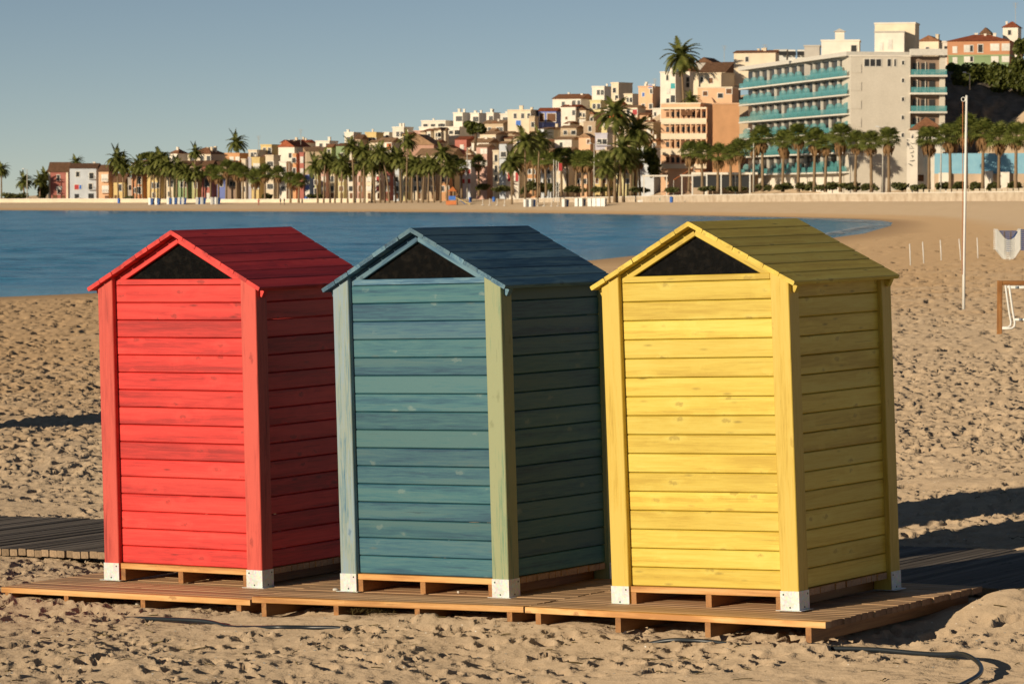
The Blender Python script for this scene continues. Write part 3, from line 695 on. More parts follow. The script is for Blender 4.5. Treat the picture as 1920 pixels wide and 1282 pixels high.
def house(name, label, xl, xr, yt, yb, wall, roof='flat', rh=6, rc='tile', wins=(), yaw=-14, D=None, dep=8.0, chim=0, seed=None, doors=(), wsz=(5.5,9.0), trim=None, door_m=None, balcony=(), group='houses of the old town'):
    """xl..xr, yt..yb: its front as seen in the photograph; wins: (u, v[, kind[, w, h]])"""
    r = random.Random(seed if seed is not None else int(xl*31+yt*7))
    uc = (xl+xr)/2
    if D is None: D = wall_D(uc) + 16 + 1.0*max(0, 374-yb)
    yaw = yaw - (8 if yaw < -5 and name not in ('hotel_wing','rooftop_block') else 0)
    k = D/F_PX; a = rad(yaw); w_px = (xr-xl)*k
    dep = min(dep, w_px*.85+2.0)
    fw_ = max((w_px - dep*abs(math.sin(a)))/math.cos(a), w_px*.45)
    # anchor: front corner nearest to the side we look past
    base = P(uc, yb, D); top = P(uc, yt, D); sink = 4.0
    h = top.z - base.z
    if yaw <= 0: fl = P(xl, yb, D); org = Vector((fl.x, fl.y, base.z))
    else: fr = P(xr, yb, D); org = Vector((fr.x - fw_*math.cos(a), fr.y - fw_*math.sin(a), base.z))
    root = empty(name, org, (0,0,a), label, 'house' if name != 'apartment_building' else 'building', group)
    def wm(key): return key if not isinstance(key, str) else (WM.get(key) or M[key])
    MB().box(0, fw_, 0, dep, -sink, h).build('wall', wm(wall), root)
    if roof == 'flat':
        rm = MB().box(-.15, fw_+.15, -.15, dep+.15, h+.002, h+.35); ro = rm.build('parapet', wm(wall if rc == 'tile' else rc) , root)
    else:
        H_ = rh*k; o_ = .35
        if roof == 'gable':   # ridge along the front: the tiled slope faces the sea
            v = [(-o_,-o_,h),(fw_+o_,-o_,h),(fw_+o_,dep+o_,h),(-o_,dep+o_,h),(-o_,dep*.5,h+H_),(fw_+o_,dep*.5,h+H_)]; f = [(0,1,5,4),(2,3,4,5),(3,0,4),(1,2,5),(3,2,1,0)]
        elif roof == 'end':   # gable end towards the sea
            v = [(-o_,-o_,h),(fw_+o_,-o_,h),(fw_+o_,dep+o_,h),(-o_,dep+o_,h),(fw_/2,-o_,h+H_),(fw_/2,dep+o_,h+H_)]; f = [(1,2,5,4),(3,0,4,5),(0,1,4),(2,3,5),(3,2,1,0)]
        elif roof == 'shed':
            v = [(-o_,-o_,h),(fw_+o_,-o_,h),(fw_+o_,dep+o_,h),(-o_,dep+o_,h),(-o_,dep+o_,h+H_),(fw_+o_,dep+o_,h+H_)]; f = [(0,1,5,4),(3,0,4),(1,2,5),(2,3,4,5),(3,2,1,0)]
        else:                 # hip
            q = min(fw_,dep)*.45; v = [(-o_,-o_,h),(fw_+o_,-o_,h),(fw_+o_,dep+o_,h),(-o_,dep+o_,h),(q,dep*.5,h+H_),(max(fw_-q,q+.1),dep*.5,h+H_)]; f = [(0,1,5,4),(2,3,4,5),(3,0,4),(1,2,5),(3,2,1,0)]
        v = [(x,y,z+.01) for x,y,z in v]
        ro = ob('roof', mesh('roof', v, f, RM[rc] if rc in RM else wm(rc)), root)
        if roof == 'end': ob('gable_wall', mesh('gable_wall', [(0,-.02,h),(fw_,-.02,h),(fw_/2,-.02,h+H_*.97),(0,.3,h),(fw_,.3,h),(fw_/2,.3,h+H_*.97)], [(0,1,2),(5,4,3),(0,2,5,3),(1,4,5,2)], wm(wall)), root)
    for c in range(chim):
        cx = fw_*r.uniform(.12,.88); cy = dep*r.uniform(.3,.6); cz = h + (rh*k*.5 if roof != 'flat' else .2)
        cw = r.uniform(.22,.4); ch_ = r.uniform(.6,1.3); cb = MB().box(cx-cw, cx+cw, cy-cw, cy+cw, cz-.6, cz+ch_); cb.box(cx-cw-.08, cx+cw+.08, cy-cw-.08, cy+cw+.08, cz+ch_+.002, cz+ch_+.14); cb.build('chimney', WM['white'] if wall not in ('cream',) else WM['cream'], ro)
    if trim is not None:
        tm = wm(trim); MB().box(-.04, .55, -.05, .2, -sink, h-.02).build('corner_trim', tm, root); MB().box(fw_-.55, fw_+.04, -.05, .2, -sink, h-.02).build('corner_trim', tm, root)
    sx = fw_/((xr-xl) if fw_ >= w_px*.99 else (fw_*math.cos(a)/k))
    cx0 = xl if yaw <= 0 else xr - fw_*math.cos(a)/k
    for wv in wins:
        u, v = wv[0], wv[1]; kd = wv[2] if len(wv) > 2 else 'g'; ww, wh = (wv[3], wv[4]) if len(wv) > 4 else wsz
        X_ = (u-cx0)*sx; Z_ = (yb-v)*k; W_ = ww*sx; H_ = wh*k
        if X_-W_/2 < .05 or X_+W_/2 > fw_-.05: X_ = min(max(X_, W_/2+.1), fw_-W_/2-.1)
        fo = ob('window', unitbox(M['frame']), root, (X_, 0, Z_), (0,0,0), (W_+.34, .16, H_+.34))
        pn = ob('pane', unitbox(M[SH[kd]]), fo, (0, -.10, 0), (0,0,0), (W_/(W_+.34), 1.0, H_/(H_+.34)))
    for (u, v0, v1, ww) in doors:
        X_ = min(max((u-cx0)*sx, .6), fw_-.6); Z0 = (yb-v1)*k; Z1 = (yb-v0)*k
        ob('door', unitbox(door_m or M['shut_brown']), root, (X_, 0, (Z0+Z1)/2), (0,0,0), (ww*sx, .2, Z1-Z0))
    for (u0, u1, v) in balcony:
        X0, X1 = (u0-cx0)*sx, (u1-cx0)*sx; Z_ = (yb-v)*k
        bs = MB().box(X0, X1, -.9, -.01, Z_-.12, Z_).build('balcony', wm(wall), root)
        rb = MB(); rb.box(X0, X1, -.88, -.84, Z_+.9, Z_+.95)
        n_ = max(3, int((X1-X0)/.45))
        for q in range(n_+1): rb.box(X0+(X1-X0)*q/n_-.02, X0+(X1-X0)*q/n_+.02, -.88, -.84, Z_, Z_+.9)
        rb.build('railing', M['iron'], bs)
    return root
def grid(us, vs, kd='g', *sz): return [(u, v, kd, *sz) for v in vs for u in us]
Hs = house
# --- left end of the seafront
Hs('seafront_house', 'crimson three storey house with brown roof at the left end of town', 91,131,323,378,'crimson','gable',19,'brown',[(110,334,'g',5,11),(111,353,'w',9,5),(111,360,'g',6,8)],-4,dep=11,trim='cream',doors=[(103,366,377,8),(119,366,377,6)],balcony=[(105,117,340),(105,117,362)])
Hs('seafront_house', 'pale blue white house beside the crimson house', 131,185,316,378,'pale_blue','gable',10,'brown',[(146,327,'g',6,9),(172,330,'g',8,11),(144,351,'r',8,9),(151,351,'u',4,8),(170,350,'g',7,11)],-4,dep=10,chim=2,doors=[(144,364,377,8),(171,363,377,10)],door_m=M['iron'],balcony=[(166,179,336),(166,179,356)])
Hs('seafront_house', 'peach three storey house with white blinds and dark roof', 185,213,322,378,'peach','gable',13,'brown',[(197,334,'w',11,12),(198,355,'w',11,12)],-6,dep=9,doors=[(202,367,377,7)],balcony=[(191,204,341),(191,204,362)])
Hs('seafront_house', 'low ochre house with brown roof next to the peach house', 213,243,342,378,'yellow','gable',17,'brown',[(226,352,'g',5,12)],-6,doors=[(216,366,377,4),(222,366,377,4)])
Hs('seafront_house', 'narrow dark grey house side behind a palm', 240,248,335,378,'grey','flat',yaw=-2,wins=[(244,352)])
Hs('seafront_house', 'deep orange house with two dark windows among the left palms', 247,276,318,376,'deep_orange','flat',yaw=-8,wins=[(269,339,'g',7,12),(269,357,'g',7,12),(255,357)])
Hs('seafront_house', 'ochre house with one window right of the deep orange house', 276,312,326,376,'yellow','gable',6,'brown',[(289,348,'g',7,10),(302,348),(289,366)],-8)
Hs('seafront_house', 'cream narrow house between ochre and green houses', 312,334,322,376,'cream','gable',6,'tile',[(318,345,'g',5,11),(328,345,'g',5,11),(318,364)],-8)
Hs('seafront_house', 'green house behind the thick left palm clump', 334,360,325,376,'green','gable',7,'brown',[(341,346,'g',5,10),(352,346,'g',5,10)],-8)
Hs('seafront_house', 'olive green house with white lower wall', 360,378,328,376,'lime','flat',yaw=-8,wins=[(368,348)])
Hs('seafront_house', 'dark crimson house with white ground floor among palms', 378,406,313,376,'crimson','gable',12,'brown',[(389,343,'g',9,14),(384,328)],-8,doors=[(395,362,375,9)],door_m=M['shut_white'])
Hs('seafront_house', 'navy blue narrow house beside the dark crimson house', 407,426,330,376,'blue','flat',yaw=-4,wins=[(415,345)])
Hs('seafront_house', 'brown shaded house left of the tall cream block', 426,453,318,376,'brown','gable',7,'brown',[(434,345),(446,345)],-8)
Hs('seafront_house', 'tall cream house front with lilac side stripe', 453,466,300,376,'cream','flat',yaw=-6,wins=[(459,318),(459,336),(459,355)])
Hs('seafront_house', 'narrow lilac blue house front between cream houses', 466,472,297,376,'lilac','flat',yaw=-2,wins=[(469,322,'w',3,8),(469,345,'w',3,8)])
Hs('seafront_house', 'yellow balcony house with pale shutters near the beach kiosk', 472,498,297,374,'yellow','flat',yaw=-10,wins=grid((479,490),(312,330,350),'w'),balcony=[(474,494,318),(474,494,337)])
Hs('seafront_house', 'cream house with arched ground floor left of orange balcony house', 498,524,293,374,'cream','flat',yaw=-10,wins=grid((504,515),(308,328,350)),balcony=[(500,520,334)])
Hs('seafront_house', 'white house with terrace under the big white gable', 524,549,305,374,'white','flat',yaw=-12,wins=grid((530,541),(318,336,354)))
Hs('seafront_house', 'orange house front with dark balcony opening', 549,562,290,374,'orange','flat',yaw=-8,wins=[(555,301,'g',7,9),(555,320),(555,345)],balcony=[(551,560,306)])
Hs('seafront_house', 'narrow crimson and white house front beside tan gable wall', 562,571,288,374,'red','flat',yaw=-4,wins=[(566,300,'w',4,10),(566,322,'w',4,10)])
Hs('seafront_house', 'cobalt blue low house behind the first tall palms', 572,590,330,374,'blue','flat',yaw=-12,wins=[(580,342,'g',6,7)],doors=[(583,356,372,8)],door_m=M['shut_white'])
Hs('seafront_house', 'lime house strip behind palms right of the cobalt house', 590,602,326,374,'lime','flat',yaw=-8,wins=[(596,342),(596,358)])
for q, (xl, xr, yt, c, s, lb) in enumerate([(602,618,322,'pink','w','pink house front behind palms, left of a cream one'),(618,634,326,'cream','g','cream house front between pink and lemon houses behind palms'),(634,652,320,'lemon','b','lemon house front behind the tallest leaning palms'),(652,670,324,'white','g','white house front behind the palm grove trunks'),(670,686,318,'pink','b','salmon house front with brown shutters in the palm grove'),(686,704,322,'cream','w','cream house with white blinds in the palm grove'),(704,722,319,'white','r','white house with red shutters in the palm grove'),(722,738,322,'red','w','red house front with white blinds in the palm grove'),(738,756,316,'pale_blue','g','pale blue house front behind the grove'),(756,774,322,'lemon','b','yellow house with brown shutters at the right of the grove'),(774,800,318,'cream','g','cream house at the right end of the palm grove'),(800,826,316,'sand','g','sand coloured house under the long tan roof'),(826,852,322,'orange','g','orange house beyond the playground')]):
    Hs('seafront_house', lb, xl,xr,yt,374,c,'gable',6,'tile',grid((xl+4.5,xr-4.5),(336,354),s,4.5,9),-8,doors=[((xl+xr)/2,362,373,5)])
# --- second row at left
Hs('villa', 'white villa with hipped tile roof behind the left palms', 318,350,288,312,'white','hip',9,'tile',[(326,298),(338,298,'g',5,8)],-16,chim=2)
Hs('villa', 'cream villa with arcaded loggia and tile roof above the left palms', 352,421,289,312,'cream','hip',13,'tile',[(362,298,'g',5,9),(380,298,'g',7,10),(396,298,'g',7,10),(410,298,'g',6,9)],-14,chim=3,dep=11)
Hs('town_house', 'low house with long brown roof below the cream villa', 330,452,312,326,'tan','gable',11,'brown',[(350,319),(372,319),(400,319)],-6,dep=14)
Hs('town_house', 'small white house with tile roof at the foot of the left hill', 247,290,308,326,'white','gable',6,'tile',[(258,316),(276,316)],-10,chim=1)
Hs('town_house', 'green roofed low house behind palms on the left', 262,320,302,318,'sand','hip',6,'tan',[(280,310),(300,310)],-10,chim=1)
Hs('town_house', 'orange flat roofed house on the skyline under a palm', 422,466,289,312,'orange','flat',yaw=-12,wins=[(435,298,'w',6,6),(450,298,'w',6,6)])
Hs('town_house', 'white terraced house with yellow balconies on the slope', 466,497,283,312,'cream','flat',yaw=-14,wins=grid((473,484),(291,304)),balcony=[(470,488,298)])
Hs('town_house', 'ochre top floor house with flat roof near the big white gable', 489,524,273,302,'yellow','flat',yaw=-12,wins=grid((496,506,515),(282,293)))
Hs('town_house', 'large white house with gable end and red roof on the slope', 522,580,276,330,'white','end',13,'red',[(545,292),(560,310),(540,312)],-18,chim=2,dep=12)
Hs('town_house', 'red roofed house with chimneys behind the large white gable', 526,590,268,285,'cream','gable',6,'red',(),-10,chim=3)
Hs('town_house', 'house with a broad blank tan side wall', 568,616,284,335,'sand','shed',9,'tan',(),8,dep=9)
Hs('town_house', 'white flat house behind the blank tan wall', 592,632,266,284,'white','flat',yaw=-10,wins=[(602,274),(616,274)],chim=1)
Hs('town_house', 'yellow green gabled house with tile roof facing the sea', 612,631,277,335,'lime','gable',7,'tile',[(617,285,'g',5,9),(624,306)],-10,dep=7)
Hs('town_house', 'deep green house wall beside the yellow green gable', 630,654,274,335,'green','shed',6,'tile',[(642,292)],-6,dep=9)
Hs('town_house', 'white skyline house with wide parapet above the green house', 646,676,250,300,'white','flat',yaw=-12,wins=[(654,262),(666,262)],chim=1)
Hs('town_house', 'tile roofed low house right of the white skyline house', 666,688,261,300,'tan','gable',9,'brown',[(676,272)],-12)
Hs('town_house', 'yellow skyline house above the palm grove', 685,718,250,290,'yellow','flat',yaw=-10,wins=[(695,264),(708,264)],chim=1)
Hs('town_house', 'white house with orange shutters and tile roof above the grove', 706,752,267,320,'white','gable',9,'tan',[(728,275,'o',5,11),(739,275,'o',5,11),(749,275,'o',5,11),(716,280)],-12)
Hs('town_house', 'white cube shaped house on the skyline beside a tall palm', 718,740,250,275,'white','flat',yaw=-12,wins=[(728,258)])
Hs('town_house', 'white stepped house with water tanks on the skyline', 736,774,240,275,'white','flat',yaw=-14,wins=[(746,252),(760,252)],chim=2)
Hs('town_house', 'big terracotta wall house with shed roof over the grove', 754,829,272,320,'terracotta','end',20,'tan',(),-6,dep=10)
Hs('town_house', 'pink top floor behind the terracotta house', 775,806,247,275,'pink','flat',yaw=-10,wins=[(784,258),(796,258)])
Hs('town_house', 'long low house with pale tile roof above the playground', 780,868,292,345,'sand','gable',14,'tan',[(800,300),(822,300),(846,300)],-8,dep=12)
# --- upper slope
Hs('terrace_block', 'white modern terrace block with long balconies on the ridge', 786,884,240,262,'white','flat',yaw=-10,wins=grid((796,808,820,832,846,860,872),(249,),'g',7,6),dep=12)
Hs('terrace_block', 'upper set back floor of the white terrace block', 790,852,228,244,'white','flat',yaw=-10,wins=grid((798,812,826,840),(236,),'g',8,6),dep=9,chim=1)
for q, (xl, xr, yt, lb) in enumerate([(850,882,213,'leftmost of the white row houses on the ridge'),(882,912,214,'second of the white row houses on the ridge'),(912,938,213,'third of the white row houses on the ridge'),(938,966,215,'last of the white row houses on the ridge')]):
    Hs('row_house', lb, xl,xr,yt,240,'white','flat',yaw=-14,wins=[(xl+8,yt+10,'g',6,9),(xr-11,yt+10,'g',6,9)],chim=2)
Hs('town_house', 'cream house with antennas right of the white row', 952,1012,208,262,'cream','flat',yaw=-12,wins=[(966,218),(980,218),(996,218),(972,231,'u',9,9)],chim=3)
Hs('town_house', 'tan house below the white ridge row', 906,962,232,262,'sand','gable',7,'tan',[(918,244),(934,244),(948,244)],-14)
Hs('town_house', 'red house with sloping roof right of the round pine', 853,886,262,300,'red','shed',7,'red',[(866,276,'w',5,7)],-8)
Hs('town_house', 'dark hall with arched grey roof behind the playground palms', 828,864,282,310,'grey','end',10,'brown',(),-6)
Hs('town_house', 'white house with tan roof below the red house', 884,936,268,310,'white','gable',9,'tan',[(896,278),(912,278)],-14,chim=1)
Hs('town_house', 'small house with blue shutters and red painted bay', 962,992,226,262,'cream','flat',yaw=-8,wins=[(971,232,'u',9,10),(984,236,'r',7,16)])
Hs('town_house', 'tan house left of the blue framed house', 992,1010,220,262,'sand','flat',yaw=-8,wins=[(1001,234)])
hb = Hs('town_house', 'house with bright blue window surrounds and tile roof', 1009,1053,209,245,'blue','gable',7,'red',[(1016,221,'b',8,15),(1030,221,'b',8,15),(1045,221,'b',8,15)],-6,dep=7)
Hs('town_house', 'white house with red roof right of the blue framed house', 1052,1098,201,245,'white','gable',5,'red',[(1062,222,'b',4,5),(1076,212)],-14,chim=1)
Hs('town_house', 'broad white house with long tile roof below the summit', 1036,1116,186,215,'white','gable',10,'tile',[(1056,196),(1076,194),(1096,194)],-16,chim=4,dep=11)
Hs('town_house', 'white summit house with flat roof', 1110,1150,164,200,'white','flat',yaw=-14,wins=[(1122,174),(1136,174)],chim=1)
Hs('town_house', 'tall white house with tan side wall at the summit', 1146,1184,157,205,'cream','flat',yaw=-30,wins=[(1152,170),(1160,184)],dep=7)
Hs('town_house', 'pale yellow house with veranda under the summit', 1106,1140,190,225,'lemon','flat',yaw=-12,wins=[(1114,200),(1126,200)])
Hs('town_house', 'tan house with covered balcony above the lower rooftops', 1051,1096,240,285,'sand','gable',5,'tan',[(1060,249,'g',6,7),(1074,249,'g',6,7),(1087,249,'g',6,7)],-10,balcony=[(1052,1092,256)])
Hs('town_house', 'blank tan house wall in the middle of the slope', 1094,1128,230,275,'tan','flat',yaw=-8,wins=[(1106,242)])
Hs('town_house', 'light blue fronted house below the blue framed house', 1009,1036,242,290,'pale_blue','shed',4,'tan',[(1022,256)],-24)
Hs('town_house', 'peach gabled house with one brown window', 1085,1118,258,300,'peach','end',8,'tan',[(1103,266,'b',5,8)],-8)
Hs('town_house', 'house with white glazed balcony and blue grey wall', 1116,1150,252,300,'lilac','flat',yaw=-8,wins=[(1124,266,'g',8,9),(1138,266,'g',8,9)],balcony=[(1117,1146,273)])
Hs('town_house', 'white glazed veranda house left of the peach gable', 1040,1088,262,300,'white','gable',6,'tan',[(1072,268,'w',14,10),(1052,272)],-10)
Hs('town_house', 'cream house with tile roof behind the tall date palm', 1138,1176,196,250,'cream','gable',6,'tile',[(1148,210),(1162,210)],-12,chim=1)
Hs('town_house', 'house with red wall patch and grey windows right of the date palm', 1168,1212,202,250,'cream','gable',5,'tan',[(1178,210),(1190,211),(1206,211,'r',8,10)],-12)
Hs('town_house', 'cream house with loggia near the white tower house', 1170,1200,178,215,'cream','flat',yaw=-14,wins=grid((1177,1186,1194),(188,),'g',4,8))
Hs('town_house', 'pinkish cream house with blue awning on the right skyline', 1197,1240,164,230,'peach','flat',yaw=-12,wins=[(1206,178,'u',4,7),(1222,172,'g',4,8),(1232,163,'u',7,6),(1222,200),(1206,200)],chim=3)
Hs('town_house', 'tan three windowed house left of the peach apartments', 1196,1240,232,290,'sand','flat',yaw=-10,wins=[(1216,248,'w',5,8),(1232,248,'b',4,7)])
Hs('town_house', 'white and pale blue house behind dark shrubs', 1196,1240,280,350,'pale_blue','flat',yaw=-8,wins=[(1216,300),(1230,300)])
Hs('seafront_house', 'pink tall house with windows right of the playground', 893,928,276,362,'pink','gable',6,'tan',[(904,284,'w',4,8),(916,284,'w',4,8),(904,306,'w',4,8),(918,306,'w',4,8)],-12)
Hs('seafront_house', 'narrow cream house with dark stacked windows', 924,937,284,362,'cream','flat',yaw=-4,wins=[(930,297,'g',5,12),(930,317,'g',5,12),(930,334,'g',5,10)])
Hs('seafront_house', 'pale blue house front right of the narrow cream house', 936,962,270,362,'pale_blue','gable',5,'tan',[(942,290),(952,290),(942,312)],-12)
Hs('seafront_house', 'white and red striped ground floor house behind umbrellas', 948,986,316,362,'white','flat',yaw=-8,wins=[(955,332,'r',6,16),(974,332,'r',6,16)])
for q, (xl, xr, yt, c, s, lb) in enumerate([(862,894,300,'pale_blue','r','pale house with red window behind the left lamp post'),(986,1014,306,'orange','g','orange shop front behind the flagpoles'),(1014,1044,312,'pale_blue','g','bluish house behind the flagpoles'),(1044,1078,308,'cream','w','cream house behind the fan palm row'),(1078,1112,312,'peach','g','peach house behind the fan palm row'),(1112,1150,308,'yellow','b','yellow house behind the date palm trunks'),(1150,1198,312,'lemon','g','pale yellow house left of the dark shrubs')]):
    Hs('seafront_house', lb, xl,xr,yt,362,c,'gable',6,'tan',grid((xl+7,(xl+xr)/2,xr-8),(322,340),s,5,8),-8)
for q, (xl, xr, yt, c, lb) in enumerate([(962,1012,258,'sand','sand coloured house with flat terrace below the tan house'),(1000,1044,268,'cream','cream house with tan roof beneath the light blue house'),(900,952,252,'cream','cream house under the tan roofed house'),(968,1006,276,'tan','tan house above the orange shop'),(1012,1048,284,'peach','peach house with terrace above the bluish house'),(1150,1196,256,'tan','tan house behind the date palm crown'),(1046,1086,282,'sand','sand coloured house behind the fan palm crowns'),(1118,1160,284,'cream','cream house behind the upper trunks of the date palms')]):
    Hs('town_house', lb, xl,xr,yt,yt+48,c,('gable','flat')[q%2],6,'tan',grid((xl+10,xr-16),(yt+10,yt+24),'g',5,8),-10-4*(q%3),chim=q%2)

# --- small houses filling the slope, tier by tier
fill_r = random.Random(77)
TN = ['lowest','second','third','fourth','fifth','top']
for ti, (yt0, ua, ub, dD) in enumerate(((300,640,1236,0),(284,470,1236,0),(266,640,1236,0),(247,700,1236,0),(229,800,1240,0),(210,960,1240,0))):
    u = ua; ci = 0
    while u < ub:
        w_ = fill_r.uniform(15, 30); sky_y = float(np.interp(u, [470,640,800,960,1110,1240],[292,262,240,222,196,170]))
        yt = max(yt0+fill_r.uniform(-7,7), sky_y+6)
        if any(u < b_ and u+w_ > a_ and yt < d_ and yt+30 > c_ for a_, b_, c_, d_ in ((1008,1054,200,240),(856,916,205,256),(852,888,255,282),(722,754,262,284),(612,655,268,298),(1085,1150,250,282),(520,580,262,300),(962,992,224,246))):
            u += 6; continue
        ci += 1
        c = fill_r.choice(['cream','cream','white','peach','sand','tan','yellow','pink','cream','white','lemon']); rf = fill_r.choice(['gable','gable','gable','shed','end','gable','flat']); rcl = fill_r.choice(['tile','tan','brown','tile'])
        wn_ = [(u+w_*f_+fill_r.uniform(-1.5,1.5), yt+dv+fill_r.uniform(-1,1), fill_r.choice('gggbw'), fill_r.uniform(3,5.5), fill_r.uniform(5,9)) for f_ in (.22,.5) for dv in (9,20) if fill_r.random() < .8]
        house('hillside_house', '%s %s house, %s from left in %s hillside tier' % (c, {'gable':'tile roofed','flat':'flat roofed','shed':'sloping roofed','end':'gabled'}[rf], ORD[ci-1], TN[ti]), u, u+w_, yt, yt+34, c, rf, fill_r.uniform(4,7), rcl if rf != 'flat' else 'tile', wn_, fill_r.uniform(-26,-4), D=wall_D(u)+9+.95*max(0, 352-yt), chim=int(fill_r.random() < .35), dep=7, balcony=[(u+2,u+w_*.5,yt+15)] if fill_r.random() < .25 else ())
        u += w_*fill_r.uniform(.85,1.25)

# --- peach apartment house
pa = house('apartment_building', 'peach apartment building with four floors of loggias and blank orange end wall', 1239,1340,196,345,'peach','flat',rc='cream',yaw=-10,D=842,dep=12,group='large buildings')
k = 842/F_PX; fwp = (P(1332,196,842)-P(1239,196,842)).x
for fl_, v0 in enumerate((206,234,262,291)):
    bz = (345-v0)*k
    lo = MB(); n_ = 8
    for i in range(n_):
        x0 = 1.0+i*(fwp-1.6)/n_; ob('window', unitbox(M['pane'] if (i+fl_) % 3 else M['shut_brown']), pa, (x0+.8, .02, bz-1.2), (0,0,0), (.95, .2, 1.25))
        lo.box(x0+1.45, x0+1.72, -1.2, -.8, bz-2.4, bz-.02)
    lo.build('pillars', WM['peach'], pa)
    MB().box(.4, fwp-.3, -1.25, -.004, bz, bz+.45).build('floor_band', WM['cream'], pa)
    MB().box(.4, fwp-.3, -1.28, -1.16, bz-3.3, bz-2.2).build('balustrade', WM['cream'], pa)
    if fl_ in (0, 2):
        for i in (3, 4): MB().add([(1.2+i*1.45,-1.2,bz-.3),(2.5+i*1.45,-1.2,bz-.3),(2.5+i*1.45,-2.1,bz-1.5),(1.2+i*1.45,-2.1,bz-1.5),(1.2+i*1.45,-1.2,bz-.34),(2.5+i*1.45,-1.2,bz-.34),(2.5+i*1.45,-2.1,bz-1.54),(1.2+i*1.45,-2.1,bz-1.54)],[(0,3,2,1),(4,5,6,7)]).build('awning', M['shut_brown'], pa)
house('apartment_building', 'orange blank end block of the peach apartments', 1337,1388,196,345,'orange','flat',rc='peach',yaw=-2,D=834,dep=10,group='large buildings')
house('apartment_building', 'orange penthouse with terrace on the peach apartments', 1308,1388,166,196,'peach','flat',rc='cream',yaw=-6,D=856,dep=9,wins=[(1322,176,'b',8,8),(1350,180,'g',9,8),(1370,172,'b',10,9)],group='large buildings')
Hs('town_house', 'tall white house with teal shuttered window beside a palm', 1238,1282,137,200,'white','flat',yaw=-10,D=900,wins=[(1251,147,'g',4,9),(1262,162,'t',8,10),(1253,172,'w',4,7),(1262,186,'g',8,13),(1252,190)],chim=1)
Hs('town_house', 'white gabled house behind the skyline palm', 1280,1312,134,200,'white','gable',10,'tile',[(1290,150),(1302,160)],-20,D=905)
Hs('town_house', 'grey gabled house on the skyline', 1305,1355,118,150,'grey','end',10,'brown',(),-14,D=935)
Hs('town_house', 'house with long brown roof above the penthouse', 1312,1392,136,170,'tan','gable',20,'brown',[(1325,146),(1345,146)],-16,D=915,dep=12)
Hs('town_house', 'cream house with yellow side behind the penthouse', 1300,1378,140,175,'cream','flat',yaw=-20,D=885,wins=[(1316,150),(1332,152,'b',7,10)])
Hs('town_house', 'small cream rooftop house near the wires', 1376,1470,100,130,'cream','gable',6,'tile',[(1400,112)],-10,D=890,chim=3)
Hs('town_house', 'white rooftop block left of the hotel penthouse', 1452,1492,96,120,'cream','flat',yaw=-14,D=900)
Hs('town_house', 'cream gabled house right of the hotel tower', 1722,1775,78,140,'cream','end',11,'tile',[(1738,94),(1752,98)],-8,D=820,chim=2)

# --- hotel with glass balconies
t = NT('teal_glass', .12, .5); t.col((.13,.42,.43)); t.b.inputs['Alpha'].default_value = .5; M['teal_glass'] = t.m
t = NT('concrete', .85, .2); tc = t.n('ShaderNodeTexCoord')
n1 = t.noise(tc.outputs['Object'], .25, 5, .6); n2 = t.noise(tc.outputs['Object'], 3.0, 4)
t.col(t.mix(.3, t.ramp(n1, [(.3,(.62,.56,.46)),(.7,(.74,.67,.56))]), t.ramp(n2, [(.3,(.52,.47,.39)),(.7,(.74,.68,.58))]))); M['concrete'] = t.m
M['slab'] = plain('hotel_slab', (.70,.66,.58), .8)
A_ = P(1588, 350, 732); B_ = P(1386, 350, 818)
base_z = prom_z(1560)-.3
hd = Vector((B_.x-A_.x, B_.y-A_.y, 0)); hl = hd.length; ang = math.atan2(hd.y, hd.x)
ho = empty('hotel', (A_.x, A_.y, base_z), (0,0,ang), 'large pale hotel with rows of teal glass balconies and blank concrete wall', 'hotel', 'large buildings')
# local: x along the balcony front away from the concrete wall, -y... the front faces the sea (local +y side is outside)
kz = 732/F_PX
zs = [(350-v)*kz + (P(1588,350,732).z-base_z) for v in (322,285,248,213,177,143,106)]
sgn = 1.0
MB().box(0, hl, -16, -2.2, -2, zs[-1]).build('core', WM['white'], ho)
MB().box(-.3, hl+.2, -16.4, .3, zs[-1], zs[-1]+.9).build('roof_slab', M['slab'], ho)
for i in range(6):
    z0 = zs[i]; z1 = zs[i+1]
    MB().box(-.2, hl+.1, -2.19, .2, z0-.32, z0).build('floor_slab', M['slab'], ho)
    nb_ = 14; bw = hl/nb_
    for j in range(nb_):
        x0 = j*bw
        MB().box(x0-.14, x0+.14, -2.19, -1.55, z0+.002, z1-.33).build('partition', M['slab'], ho)
        MB().box(x0+.2, x0+bw-.2, -2.19, -2.08, z0+.05, z1-.45).build('balcony_door', M['pane'], ho)
        MB().box(x0+.14, x0+bw-.14, .06, .10, z0+.05, z0+1.15).build('glass_panel', M['teal_glass'], ho)
        if (j*7+i*3) % 5: 
            g_ = MB(); xc = x0+bw*.5; pr_ = [(xc-bw*.47, z0+.1)] + [(xc-bw*.47*math.cos(q*math.pi/8), z0+1.6+.8*math.sin(q*math.pi/8)) for q in range(9)] + [(xc+bw*.47, z0+.1)]
            g_.prism(pr_[::-1], -.9, -.84); g_.build('glass_screen', M['teal_glass'], ho)
# glazed ground floors
MB().box(1, hl-1, -2.6, -2.25, 0, zs[0]-.4).build('ground_floor_glazing', M['pane'], ho)
